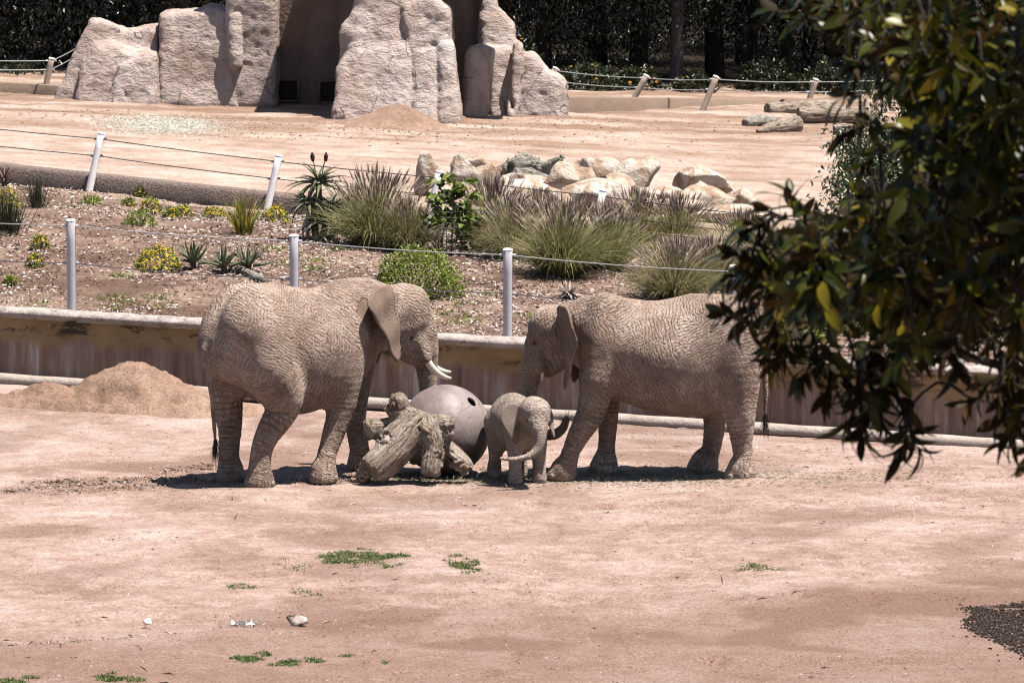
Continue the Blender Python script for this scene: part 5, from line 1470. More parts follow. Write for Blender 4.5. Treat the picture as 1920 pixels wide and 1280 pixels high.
for px, py, nl, sc, mt, lab in ((362, 500, 15, .95, M_aloed, 'dark green spiky aloe beside the large yellow-flowered bush'), (420, 508, 16, .85, M_aloe, 'pale green spiky aloe, the middle of three'), (466, 506, 17, .8, M_aloe, 'compact spiky aloe, the right one of three')):
    b = BK(px, py + 6)
    t = thing('aloe', b + [0, 0, .06], lab, 'aloe', 'spiky aloes on the bank'); rosette(t, (0, 0, .05), nl, am, mt, (0, 66), sc * 1.35)
    mb = MB(); mb.tube(np.array([[0, 0, -.15], [0, 0, .08]]), [.05, .045], 8); link('stem', mb.mesh('stem'), M_stem, t)
b = BK(8, 352); t = thing('aloe', b, 'reddish spiky aloe cut by the left edge against the upper kerb', 'aloe'); rosette(t, (0, 0, .15), 22, [aloeleaf(.45, .05, .6, 4), aloeleaf(.42, .045, .3, 5)], M_redal, (5, 80), 1.0)
mb = MB(); mb.tube(np.array([[0, 0, -.15], [0, 0, .18]]), [.05, .045], 8); link('stem', mb.mesh('stem'), M_stem, t)
# tree aloe
b = BK(598, 452)
t = thing('tree_aloe', b, 'tall tree aloe with arching dark leaves and dried flower heads', 'aloe')
t.scale = (1.15,) * 3
big = [aloeleaf(.66, .075, 1.0, 6), aloeleaf(.60, .07, 1.4, 7), aloeleaf(.55, .07, .7, 8)]
dryl = aloeleaf(.4, .05, 1.4, 9)
heads = [((0.0, 0, .80), 34, .95), ((-.14, -.1, .52), 26, .85), ((.18, .1, .46), 26, .85), ((.02, -.18, .25), 22, .85)]
mb = MB()
for c_, nl, sc in heads:
    rosette(t, c_, nl, big, M_aloed, (-5, 78), sc)
    mb.tube(spline([(0, 0, -.15), (c_[0] * .5, c_[1] * .5, c_[2] * .5), c_], 8), np.linspace(.06, .04, 8), 8)
    for k in range(10):
        az = rng.uniform(0, 6.28); o = link('dry_leaf', dryl, M_dry, t, loc=(c_[0], c_[1], c_[2] - .08 - .015 * k)); o.rotation_euler = (0, R(rng.uniform(20, 60)), az)
link('stem', mb.mesh('stem'), M_stem, t)
for dx in (-.05, .06):
    mb = MB(); mb.tube(spline([(dx * .5, 0, .8), (dx, 0, 1.0), (dx * 1.6, 0, 1.14)], 6), .008, 6); fs = link('flower_stalk', mb.mesh('flower_stalk'), M_stem, t)
    mb = MB(); mb.tube(np.array([(dx * 1.6, 0, 1.10), (dx * 1.7, 0, 1.17), (dx * 1.75, 0, 1.23)]), [.02, .032, .008], 8, noise=.3); link('dried_flower', mb.mesh('dried_flower'), simple('dried_flower', (.06, .025, .02), .9), fs)
# strap-leaved plants and reeds
def straps(nm, px, py, H, n, mt, wd, label, cat, tilt=(2, 35), droop=(.1, .7), spread=.1, surf=None):
    b = BK(px, py); h = H * b[1] / FPX
    D = clump_dirs(n, *tilt); P = np.column_stack([D[:, :2] * spread + rng.normal(0, spread * .4, (n, 2)), np.zeros(n)])
    s_ = blades(P, D, h * rng.uniform(.55, 1.08, n), wd * rng.uniform(.7, 1.2, n), rng.uniform(*droop, n), 5, np.clip(rng.normal(.5, .25, n), 0, 1))
    t = thing(nm, b, label, cat)
    link('leaves', npmesh('leaves', s_[0], s_[1], attrs={'tint': s_[2]}), mt, t, kind='stuff')
    mb = MB(); V, F = bouldermesh(int(px), (spread * 1.1, spread * 1.1, spread * .7), 2); mb.add(V, F); link('root_crown', mb.mesh('root_crown'), M_stem, t)
    return t
straps('flax_plant', 456, 440, 88, 150, M_flax, .022, 'strap-leaved plant with yellow and orange leaves by the second leaning post', 'flax plant')
straps('flax_plant', 1228, 515, 62, 50, M_flax, .025, 'thin yellow strap-leaved plant among the right fountain grasses', 'flax plant')
straps('reed_clump', 70, 392, 78, 170, M_reed, .010, 'dark reed clump standing below the upper kerb at left', 'reeds', (0, 38), (.0, .25), .12)
straps('reed_clump', 14, 440, 92, 260, M_reed, .012, 'tall dark green reed clump cut by the left edge', 'reeds', (0, 30), (.0, .3), .2)
straps('dead_shrub', 1190, 525, 44, 60, M_stem, .008, 'dark twiggy dead plant left of the thin yellow strap-leaved plant', 'dead plant', (10, 80), (.2, .9), .06)
straps('dead_shrub', 825, 478, 60, 90, M_reed, .012, 'dark grassy tuft at the foot of the caged sapling', 'tuft', (5, 60), (.2, .9), .08)
# dead rosette behind the right elephant's head
b = BK(1066, 557); n = 120
D = clump_dirs(n, 30, 92); s_ = blades(np.zeros((n, 3)), D, rng.uniform(.16, .36, n), rng.uniform(.025, .045, n), rng.uniform(.2, 1.2, n), 4, rng.uniform(0, 1, n))
link('dead_rosette', npmesh('dead_rosette', s_[0], s_[1], attrs={'tint': s_[2]}), M_dry, None, 'flat grey dead rosette above the head of the right elephant', 'dead plant', None, None, b + [0, 0, .03])
# sapling in a wire cage
b = BK(846, 476)
t = thing('sapling', b, 'young tree with bright green leaves growing out of a wire cage', 'sapling')
mb = MB(); hh = 142 * b[1] / FPX
tr_ = spline([(0, 0, -.1), (.02, 0, hh * .4), (.05, 0, hh * .75), (.10, 0, hh * .98)], 10); mb.tube(tr_, np.linspace(.016, .006, 10), 6)
tips = []
for k in range(34):
    z0 = hh * rng.uniform(.14, .98); a = rng.uniform(0, 6.28); l_ = rng.uniform(.18, .52)
    p0 = np.array([.05 * z0 / hh, 0, z0]); p1 = p0 + [math.cos(a) * l_, math.sin(a) * l_ * .6, rng.uniform(-.08, .14)]
    if z0 > hh * .6: p1[0] -= 0.05
    mb.tube(np.array([p0, (p0 + p1) / 2 + [0, 0, .03], p1]), [.005, .004, .002], 4); tips += [p0 + (p1 - p0) * q for q in (.4, .55, .7, .85, 1.0)]
link('trunk', mb.mesh('trunk'), M_stem, t)
tips = np.repeat(np.array(tips), 3, 0); n = len(tips)
l = leafset(tips + rng.normal(0, .03, (n, 3)), rng.normal(0, 1, (n, 3)) * [1, 1, .5] + [0, 0, -.3], rng.normal(0, .5, (n, 3)) + [0, -.5, .7], rng.uniform(.09, .15, n), rng.uniform(.08, .12, n), rng.uniform(.2, .9, n))
link('foliage', npmesh('foliage', l[0], l[1], attrs={'tint': l[2]}), M_green, t, kind='stuff')
mb = MB(); rc = .24
for k in range(9):
    an = np.linspace(0, 2 * math.pi, 15); z_ = .08 + k * .085
    mb.tube(np.column_stack([rc * np.cos(an), rc * np.sin(an), np.full(15, z_)]), .0035, 4, cap=False)
for k in range(10):
    a = k / 10 * 6.283; mb.tube(np.array([[rc * math.cos(a), rc * math.sin(a), -.05], [rc * math.cos(a), rc * math.sin(a), .78]]), .0035, 4, cap=False)
link('wire_cage', mb.mesh('wire_cage'), M_cable, None, 'thin wire mesh cage around the young tree', 'wire cage', None, None, b)

# ---------------------------------------------------------------- bark chips, weeds, straw, clods, twigs (scattered, uncountable)
def flakes(P, L, Wd, tint, flat=.35, up=(0, 0, 1.0)):
    n = len(P); D = rng.normal(size=(n, 3)) * [1, 1, flat]; N = rng.normal(0, .55, (n, 3)) + np.array(up)
    return leafset(P, D, N, L, Wd, tint, fold=.12, curl=.1)
n = 68000
x = rng.uniform(-9.5, 9.5, n); u = rng.uniform(0, 1, n); y = Yw(x) + .4 + u * (Y4(x) - Yw(x) - .55)
q = np.stack([x, y, 0 * x], 1); keep = (fbm(q * .55, 3, 77) + rng.uniform(-.45, .45, n) + .30 * (x > -4)) > -0.05
q = q[keep]; q[:, 2] = bank_detail(q[:, 0], q[:, 1]) + rng.uniform(.0, .03, len(q))
m, g = M('bark_chip')
c = g.ramp(g.attr('tint'), [(0.0, (0.09, 0.055, 0.04)), (0.3, (0.28, 0.18, 0.14)), (0.55, (0.52, 0.39, 0.34)), (0.8, (0.74, 0.64, 0.61)), (1.0, (0.90, 0.83, 0.82))])
g.out(c, .85, None, .2, gain=1.25); M_chip = m
s_ = flakes(q, rng.uniform(.03, .11, len(q)), rng.uniform(.012, .04, len(q)), np.clip(rng.normal(.55, .27, len(q)), 0, 1), .3)
link('bark_chips', npmesh('bark_chips', s_[0], s_[1], smooth=False, attrs={'tint': s_[2]}), M_chip, kind='stuff')
# small weeds on the bank
cs = np.array([BK(*q) for q in ((75, 572), (130, 392), (215, 560), (290, 560), (225, 520), (470, 545), (640, 470), (590, 505), (560, 480), (735, 470), (868, 606), (830, 590), (905, 560), (860, 575), (215, 575), (235, 568), (455, 545), (510, 470), (595, 490), (1000, 600), (1140, 560), (880, 600), (300, 575), (540, 500), (380, 350 + 30))])
cs = np.repeat(cs, 45, 0) + rng.normal(0, 1, (len(cs) * 45, 3)) * [.13, .13, 0]; cs[:, 2] = bank_detail(cs[:, 0], cs[:, 1]) + .01
s_ = blades(cs, rng.normal(0, .6, cs.shape) + [0, 0, .8], rng.uniform(.03, .10, len(cs)), .02, .5, 2, rng.uniform(.2, .9, len(cs)))
link('weeds', npmesh('weeds', s_[0], s_[1], attrs={'tint': s_[2]}), M_green, kind='stuff')
# grass mats on the near dirt: (px, py, wpx, hpx, density)
GM = [(680, 1048, 92, 20, 1.0), (640, 1042, 45, 12, .8), (720, 1045, 50, 10, .9), (862, 1062, 44, 16, 1.2), (845, 1046, 24, 8, .6), (905, 1072, 18, 6, .6), (455, 1098, 34, 7, .5), (577, 1110, 38, 10, .5), (545, 1064, 40, 12, .25), (535, 1046, 32, 6, .4), (470, 1238, 40, 15, 1.5), (530, 1238, 50, 13, 1.4), (590, 1238, 26, 6, .8), (648, 1232, 24, 5, .9), (690, 1244, 12, 4, .8), (722, 1243, 8, 3, .8), (205, 1273, 42, 9, 1.2), (30, 1278, 36, 5, 1.0), (250, 1279, 26, 5, .8), (1420, 1068, 46, 12, .5), (1448, 1072, 40, 6, .4), (1392, 1060, 22, 5, .3), (60, 1270, 20, 4, .6)]
PP = []; T_ = []
for i, (px, py, w, h, dn) in enumerate(GM):
    b = GZ(px, py); s = b[1] / FPX; n = int(w * h * 4.6 * dn)
    a = rng.uniform(0, 6.283, n); r = np.sqrt(rng.uniform(0, 1, n))
    q = np.column_stack([b[0] + np.cos(a) * r * w * s, b[1] + np.sin(a) * r * h * s * 6.2, np.zeros(n)])
    k = fbm(q * 3.2, 3, 90 + i) + rng.uniform(-.25, .25, n) > 0.06 + .6 * (r - .5)
    PP.append(q[k])
q = np.concatenate(PP); q[:, 2] = yard_detail(q[:, 0], q[:, 1])
s_ = blades(q, rng.normal(0, .7, q.shape) + [0, 0, .65], rng.uniform(.015, .04, len(q)), rng.uniform(.006, .012, len(q)), .6, 2, np.clip(rng.normal(.45, .25, len(q)), 0, 1))
M_turf = leafmat('turf', [(0.1, (0.06, 0.12, 0.02)), (0.5, (0.13, 0.21, 0.04)), (0.8, (0.24, 0.31, 0.08)), (.97, (.56, .50, .26))], .6, .3, .3)
link('grass_patches', npmesh('grass_patches', s_[0], s_[1], attrs={'tint': s_[2]}), M_turf, kind='stuff')
# straw and hay litter on the yard
def onyard(P, lift=.006):
    P[:, 2] = yard_detail(P[:, 0], P[:, 1]) + lift; return P
hayc = [(1168, 889, .16, .10, 260), (1060, 893, 1.9, .5, 4200), (1180, 888, .7, .3, 900), (930, 893, .7, .35, 1300), (1330, 900, 1.5, .5, 1500), (700, 760, 2.0, 1.2, 400), (1500, 830, 2.5, 2.5, 1200), (850, 897, .6, .25, 700)]
q = np.concatenate([np.array(onz(a, b))[None] + rng.normal(0, 1, (n, 3)) * [sx, sy, 0] for a, b, sx, sy, n in hayc]); q = onyard(q)
n = len(q)
s_ = leafset(q, rng.normal(size=(n, 3)) * [1, 1, .25], rng.normal(0, .4, (n, 3)) + [0, 0, 1], rng.uniform(.03, .11, n), rng.uniform(.004, .009, n), rng.uniform(.3, 1, n))
link('straw', npmesh('straw', s_[0], s_[1], smooth=False, attrs={'tint': s_[2]}), M_hay, kind='stuff')
hp = TR(305, 234); n = 14000
q = hp + rng.normal(0, 1, (n, 3)) * [.55, 1.0, 0]; q[:, 2] = terr_detail(q[:, 0], q[:, 1]) + .01
s_ = leafset(q, rng.normal(size=(n, 3)) * [1, 1, .25], rng.normal(0, .4, (n, 3)) + [0, 0, 1], rng.uniform(.03, .09, n), rng.uniform(.006, .012, n), rng.uniform(.4, 1, n))
M_phay = leafmat('pale_hay', [(0.2, (0.62, 0.60, 0.50)), (0.9, (0.92, 0.90, 0.82))], .8, .2, .1, gain=1.7)
link('hay', npmesh('hay', s_[0], s_[1], smooth=False, attrs={'tint': s_[2]}), M_phay, kind='stuff')
# dry bits, chips and twigs strewn over the yard
n = 5200
q = np.column_stack([rng.uniform(-6, 6, n), 45 + 21 * rng.uniform(0, 1, n) ** 1.3, np.zeros(n)]); kk = fbm(q * .7, 3, 95) + rng.uniform(-.5, .5, n) > .02; q = onyard(q[kk]); n = len(q)
qq = np.concatenate([np.column_stack([pl[i] * (1 - f) + pl[i + 1] * f + rng.normal(0, 1, (dn, 2)) * [.14, .15], np.zeros(dn)]) for pl, dn in zip(CH, (1300, 1000, 800, 400, 300)) for t in [rng.uniform(0, len(pl) - 1.001, dn)] for i in [t.astype(int)] for f in [(t - i)[:, None]]])
xx = rng.uniform(-5.4, -2.5, 900); qq = np.concatenate([qq, np.column_stack([xx, np.interp(xx, E2[0], E2[1]) + np.abs(rng.normal(.03, .12, 900)), 0 * xx])])
q = np.concatenate([q, onyard(qq)]); n = len(q)
big_ = rng.random(n) < .05
s_ = leafset(q, rng.normal(size=(n, 3)) * [1, 1, .3], rng.normal(0, .6, (n, 3)) + [0, 0, 1], np.where(big_, rng.uniform(.08, .2, n), rng.uniform(.015, .05, n)), np.where(big_, .014, .010), rng.uniform(0, 1, n))
link('dry_litter', npmesh('dry_litter', s_[0], s_[1], smooth=False, attrs={'tint': s_[2]}), M_chip, kind='stuff')
# litter gathered along the near step and clods in the churned strips
m, g = M('dirt_clod')
g.out(g.ramp(g.noise(g.geo(), 9, 4), [(0.35, (0.26, 0.165, 0.11)), (0.55, (0.40, 0.27, 0.19)), (.7, (.55, .40, .31))]), .95, None, .1); M_clod = m
def clods(P, rad, nm, mt):
    V0, F0 = ICO[1]; n = len(P); k = len(V0)
    sc = rng.uniform(.6, 1.3, (n, 1, 3)) * np.array(rad)[:, None, None] * np.array([1, 1, .6])
    V = V0[None] * sc * rng.uniform(.75, 1.25, (n, k, 1)) + P[:, None]
    F = (np.arange(n)[:, None, None] * k + F0[None]).reshape(-1, 3)
    link(nm, npmesh(nm, V.reshape(-1, 3), F, smooth=False), mt, kind='stuff')
PP = []
for pl, dn in zip(CH, (900, 700, 420, 300, 250)):
    t = rng.uniform(0, len(pl) - 1.001, dn); i = t.astype(int); f = (t - i)[:, None]
    PP.append(np.column_stack([pl[i] * (1 - f) + pl[i + 1] * f + rng.normal(0, 1, (dn, 2)) * [.12, .13], np.zeros(dn)]))
xx = -5.4 + 10 * rng.uniform(0, 1, 1500) ** 1.2; PP.append(np.column_stack([xx, np.interp(xx, E2[0], E2[1]) + np.abs(rng.normal(.02, .05, 1500)), 0 * xx]))
n = 800; q = np.column_stack([rng.uniform(-6, 6, n), rng.uniform(46, 66, n), np.zeros(n)]); PP.append(q[fbm(q * .9, 2, 97) > .1])
q = onyard(np.concatenate(PP), .0)
clods(q, .005 + .022 * rng.uniform(0, 1, len(q)) ** 2, 'dirt_clods', M_clod)
PP = []
for px, py, sx, sy, n in ((745, 240, .9, .8, 350), (868, 232, .5, .4, 320), (385, 192, .8, .6, 420), (1000, 225, 1.5, 1.0, 500), (600, 250, 2.5, 1.3, 600), (450, 230, 2.5, 1.2, 350), (1200, 240, 2.5, 1.6, 350), (100, 215, 1.5, 1.2, 300), (1100, 270, 3, 2, 250)):
    PP.append(TR(px, py) + rng.normal(0, 1, (n, 3)) * [sx, sy, 0])
q = np.concatenate(PP); q[:, 2] = terr_detail(q[:, 0], q[:, 1])
clods(q, .008 + .03 * rng.uniform(0, 1, len(q)) ** 3, 'terrace_clods', M_clod)
# patch of small dark clods with pale flecks at lower right
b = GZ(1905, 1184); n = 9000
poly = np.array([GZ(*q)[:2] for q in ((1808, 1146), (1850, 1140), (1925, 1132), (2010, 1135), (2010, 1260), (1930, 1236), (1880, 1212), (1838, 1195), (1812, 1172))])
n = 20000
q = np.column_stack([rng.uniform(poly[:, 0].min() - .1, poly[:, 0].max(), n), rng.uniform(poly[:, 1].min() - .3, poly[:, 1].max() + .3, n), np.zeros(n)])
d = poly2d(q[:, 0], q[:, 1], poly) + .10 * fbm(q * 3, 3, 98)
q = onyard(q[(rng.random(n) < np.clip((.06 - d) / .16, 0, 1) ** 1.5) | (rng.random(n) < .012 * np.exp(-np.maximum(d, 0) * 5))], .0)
m, g = M('black_clod')
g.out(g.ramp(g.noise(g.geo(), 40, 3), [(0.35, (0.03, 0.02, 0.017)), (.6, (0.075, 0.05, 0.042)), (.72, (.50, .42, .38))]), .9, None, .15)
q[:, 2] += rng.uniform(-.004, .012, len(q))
clods(q, rng.uniform(.006, .018, len(q)), 'dark_clods', m)
# ---------------------------------------------------------------- wood behind the terrace
M_dleaf = leafmat('dark_tree_leaf', [(0.1, (0.008, 0.012, 0.006)), (0.55, (0.018, 0.025, 0.010)), (0.8, (0.05, 0.06, 0.026)), (.95, (.34, .36, .22))], .35, .6, .15, .8)  # bright top end paints sunlit specks onto a few dark leaves
M_bark = simple('dark_bark', (0.045, 0.037, 0.032), .9, .2, .35, 3, .03)
M_pbark = simple('pale_bark', (0.15, 0.13, 0.12), .9, .2, .4, 2.2, .03)
def tree_proto(H, Rx, z0, ncl, per, lsz, mbark, tr_r, droop, seed, lean=0.0):
    r_ = np.random.default_rng(seed)
    t = thing('forest_tree', (0, 0, 0), '', 'tree')
    mb = MB()
    tk = spline([(0, 0, -.4), (.08 + lean * .3, .05, H * .3), (lean * .7, -.05, H * .6), (lean, 0, H * .95)], 12)
    mb.tube(tk, np.linspace(tr_r, tr_r * .25, 12), 10, noise=.12, seed=seed)
    cl = []
    for k in range(ncl):
        a = r_.uniform(0, 6.283); rr = math.sqrt(r_.uniform(.05, 1)) * Rx; zz = z0 + (H - z0) * r_.uniform(0, 1)
        e_ = math.sqrt(max(.15, 1 - ((zz - (z0 + H) / 2) / ((H - z0) / 2)) ** 2 * .75))
        cl.append((math.cos(a) * rr * e_ + lean * zz / H, math.sin(a) * rr * e_, zz))
    cl = np.array(cl)
    for k in range(0, ncl, max(1, ncl // 16)):
        zt_ = max(H * .25, cl[k, 2] - 1.2); b = np.array([np.interp(zt_, tk[:, 2], tk[:, 0]), 0, min(zt_, H * .9)])
        mb.tube(spline([b, (b + cl[k]) / 2 + [0, 0, .4], cl[k]], 6), np.linspace(tr_r * .3, .015, 6), 5)
    link('trunk', mb.mesh('trunk'), mbark, t)
    P = np.repeat(cl, per, 0) + r_.normal(0, 1, (ncl * per, 3)) * [.42, .42, .5]
    n = len(P)
    D = r_.normal(0, .7, (n, 3)) + [0, 0, -droop]; N = r_.normal(0, 1, (n, 3)) + [0, -.3, .4]
    l = leafset(P, D, N, lsz * r_.uniform(.6, 1.3, n), lsz * r_.uniform(.22, .4, n), np.clip(r_.normal(.45, .25, n), 0, 1))
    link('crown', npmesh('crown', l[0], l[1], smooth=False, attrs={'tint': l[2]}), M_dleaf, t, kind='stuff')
    return t
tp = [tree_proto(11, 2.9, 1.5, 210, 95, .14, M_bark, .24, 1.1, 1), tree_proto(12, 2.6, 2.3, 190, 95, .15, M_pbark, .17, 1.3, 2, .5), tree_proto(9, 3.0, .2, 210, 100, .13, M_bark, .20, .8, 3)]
def px2x(px, Y): return (px - 960) / FPX * (Y * 1.004)
TREES = [(1266, 114.5, 1, 'tree with a slim pale trunk behind the right fence, nearest to the rocks'), (1340, 117, 0, 'dark thick-trunked tree behind the right fence'), (355, 114, 1, 'tree with a pale trunk showing above the left rocks'), (1408, 120, 1, 'slim-trunked tree behind the logs'), (1470, 119, 1, 'thin-trunked tree right of the slim one behind the logs')]
for px in (-260, -120, 20, 140, 250): TREES.append((px, 113.5 + rnd.uniform(0, 3), 2 if px % 3 else 0, None))
for px in (520, 640, 800, 905, 1020, 1120, 1195, 1560, 1650, 1760, 1880, 2020): TREES.append((px, 114.5 + rnd.uniform(0, 3.5), rnd.choice((0, 1, 0)), None))
for k in range(19): TREES.append((-420 + 150 * k + rnd.uniform(-40, 40), 122 + rnd.uniform(0, 5), rnd.choice((0, 1, 2)), None))
for k in range(16): TREES.append((-500 + 190 * k + rnd.uniform(-50, 50), 132 + rnd.uniform(0, 8), rnd.choice((0, 2)), None))
used = set(); zc = {}
ORD = ['leftmost', 'second', 'third', 'fourth', 'fifth', 'sixth', 'seventh']
TREES.sort(key=lambda q: q[0])
for px, Y, k, lab in TREES:
    o = tp[k] if k not in used else clone(tp[k])
    used.add(k)
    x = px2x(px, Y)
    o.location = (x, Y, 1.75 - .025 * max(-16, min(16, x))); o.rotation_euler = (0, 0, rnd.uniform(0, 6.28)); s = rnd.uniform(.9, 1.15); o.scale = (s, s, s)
    zn = 'behind the left fence' if px < 110 else 'behind the left pale rocks' if px < 440 else 'hidden behind the rock shelter' if px < 960 else 'right of the rock buttress' if px < 1260 else 'behind the logs' if px < 1560 else 'hidden behind the foreground tree'
    rw = 'front' if Y < 120 else 'middle' if Y < 130 else 'back'
    if not lab and 'hidden' not in zn:
        zc[rw, zn] = zc.get((rw, zn), 0) + 1; lab = 'dark %s-row tree of the wood, %s of those %s' % (rw, ORD[zc[rw, zn] - 1], zn)
    tag(o, lab or ('dark tree in the %s row of the wood, ' % ('front' if Y < 120 else 'middle' if Y < 130 else 'back')) + zn, 'tree', 'trees of the shaded wood')
M_shrubl = leafmat('understory_leaf', [(0.1, (0.015, 0.022, 0.008)), (0.5, (0.04, 0.055, 0.02)), (0.9, (0.15, 0.18, 0.08))], .4, .4, .25, 1.0)
M_orange = leafmat('orange_flower', [(0.2, (0.55, 0.20, 0.01)), (0.8, (0.7, 0.38, 0.03))], .6, .2, .3)
SHR = [(1105, 205, 130, 62, 900, 14, 'leafy shrub with orange flowers just behind the right fence beside the rocks'), (1190, 196, 110, 52, 700, 12, 'shrub behind the second leaning tan post'), (1440, 182, 120, 58, 900, 0, 'pale green shrub behind the far fence above the logs'), (1300, 182, 90, 40, 500, 8, 'low shrub with a few orange flowers behind the middle of the far fence'), (1560, 172, 130, 60, 700, 0, 'shrub behind the far fence at the edge of the dark leaves'), (985, 120, 70, 100, 900, 10, 'tall loose shrub with orange flowers rising beside the rock buttress'), (40, 150, 150, 60, 800, 0, 'dark shrub behind the left fence'), (230, 110, 120, 70, 700, 0, 'shrub showing above the lowest left rocks')]
for i, (px, py, w, h, n, nf, lab) in enumerate(SHR):
    Y = 111.5 + (i % 3) * .6
    dome('shrub', px, py, w, h, n * 2, .13, M_shrubl, lab, 'shrub', 'shrubs at the edge of the wood', nf, M_orange, .045, .35, 60 + i, surf=lambda a, b, Y=Y: np.array([px2x(a, Y), Y, 1.75]))
# ---------------------------------------------------------------- weeping tree on the bank, right, seen through the foreground leaves
M_mleaf = leafmat('weeping_leaf', [(0.1, (0.05, 0.075, 0.025)), (0.5, (0.15, 0.19, 0.08)), (0.9, (0.36, 0.40, 0.22))], .35, .6, .25, 1.0)
b = BK(1760, 560); t = thing('weeping_tree', b, 'mid-distance weeping tree with small glossy leaves behind the foreground branches', 'tree')
r_ = np.random.default_rng(9)
mb = MB(); tk = spline([(0, 0, -.3), (.1, .1, 1.3), (-.1, 0, 2.8), (.1, 0, 4.6)], 10); mb.tube(tk, np.linspace(.16, .05, 10), 10, noise=.1)
P = []; D = []
for k in range(60):
    a = r_.uniform(0, 6.283); top = np.array([0, 0, r_.uniform(1.4, 4.4)]); rr = r_.uniform(.3, 1.1)
    out_ = top + [math.cos(a) * rr, math.sin(a) * rr * .9, r_.uniform(.1, .6)]; tip = out_ + [math.cos(a) * .25, math.sin(a) * .25, -r_.uniform(.2, 1.0)]
    br = spline([top, (top + out_) / 2 + [0, 0, .25], out_, (out_ + tip) / 2 + [math.cos(a) * .12, math.sin(a) * .12, 0], tip], 14)
    if k % 2 == 0: mb.tube(br, np.linspace(.03, .004, 14), 5)
    for j in range(130):
        i = r_.uniform(4, 12.99); q = br[int(i)] + (br[int(i) + 1] - br[int(i)]) * (i % 1)
        P.append(q + r_.normal(0, .13, 3)); D.append(r_.normal(0, .7, 3) + [0, 0, -.9])
link('trunk', mb.mesh('trunk'), M_bark, t)
for k in range(75):
    c_ = at(r_.uniform(1560, 1900), r_.uniform(265, 500), b[1] + r_.uniform(-1.2, 1.0)) - b
    if c_[2] < .3: continue
    m_ = r_.integers(150, 320); P += list(c_ + r_.normal(0, 1, (m_, 3)) * [.20, .20, .16]); D += list(r_.normal(0, .8, (m_, 3)) + [0, 0, -.7])
    q0 = np.array([0, 0, max(.8, c_[2] * .8)]); mb.tube(spline([q0, (q0 + c_) / 2 + [0, 0, .3], c_], 8), np.linspace(.03, .005, 8), 5)
link('limbs', mb.mesh('limbs'), M_bark, t, kind='stuff')
P = np.array(P); P[:, 2] = np.maximum(P[:, 2], .15); n = len(P)
l = leafset(P, np.array(D), r_.normal(0, .7, (n, 3)) + [0, -.3, .6], r_.uniform(.07, .12, n), r_.uniform(.03, .05, n), np.clip(r_.normal(.5, .25, n), 0, 1))
link('crown', npmesh('crown', l[0], l[1], smooth=False, attrs={'tint': l[2]}), M_mleaf, t, kind='stuff')
for i, (px, py, w, h, lab) in enumerate(((1490, 640, 110, 60, 'shrub above the wall behind the rump of the right elephant'), (1600, 620, 140, 80, 'shrub above the wall seen under the foreground leaves'), (1820, 640, 160, 100, 'dark shrub above the wall at the right edge'))):
    dome('shrub', px, py, w, h, 1100, .08, M_green if i < 2 else M_shrubl, lab, 'shrub', None, seed=80 + i)

# ---------------------------------------------------------------- foreground tree
m, g = M('glossy_leaf')
f = g.math('ADD', g.attr('tint'), g.math('MULTIPLY', g.math('SUBTRACT', (g.n('ObjectInfo'), 'Random'), .5), .5))
top = g.ramp(f, [(0.1, (0.018, 0.026, 0.004)), (0.5, (0.042, 0.052, 0.006)), (0.82, (0.13, 0.13, 0.012)), (1.0, (0.32, 0.24, 0.02))])
und = g.ramp(f, [(0.1, (0.035, 0.026, 0.010)), (0.6, (0.065, 0.045, 0.015)), (1.0, (0.14, 0.08, 0.02))])
c = g.mix((g.n('NewGeometry'), 'Backfacing'), top, und)
g.out(c, g.mr((g.n('NewGeometry'), 'Backfacing'), 0, 1, .36, .7), None, .16, .2)
M_gleaf = m
def bigleaf(seed, L=.15, w=.052, curl=.25, fold=.35):
    n = 7; t = np.linspace(0, 1, n); r_ = np.random.default_rng(seed)
    V = []
    for i in range(n):
        ww = w * .5 * (math.sin(math.pi * min(t[i] ** .85, 1)) ** .75) * (1 if i else 0) + (.002 if i in (0,) else 0)
        x = L * (.10 + .9 * t[i]); z = -curl * L * t[i] ** 2
        V += [(x, -ww, z + ww * fold + .004 * math.sin(5 * t[i] + seed)), (x, 0, z), (x, ww, z + ww * fold + .004 * math.cos(4 * t[i] + seed))]
    V += [(0, 0, 0.0)]
    F = grid_faces(n, 3)
    pet = np.array([[3 * n, 0, 1], [3 * n, 1, 2]])
    return np.array(V), F, pet
LV = [bigleaf(1), bigleaf(2, .165, .05, .4, .3), bigleaf(3, .13, .054, .1, .4), bigleaf(4, .15, .046, .55, .25)]
TX, TY = 4.9, 19.0
t = thing('foreground_tree', (TX, TY, 0), 'blurred dark glossy-leaved tree close to the camera filling the right side', 'tree')
T0 = np.array([TX, TY, 0])
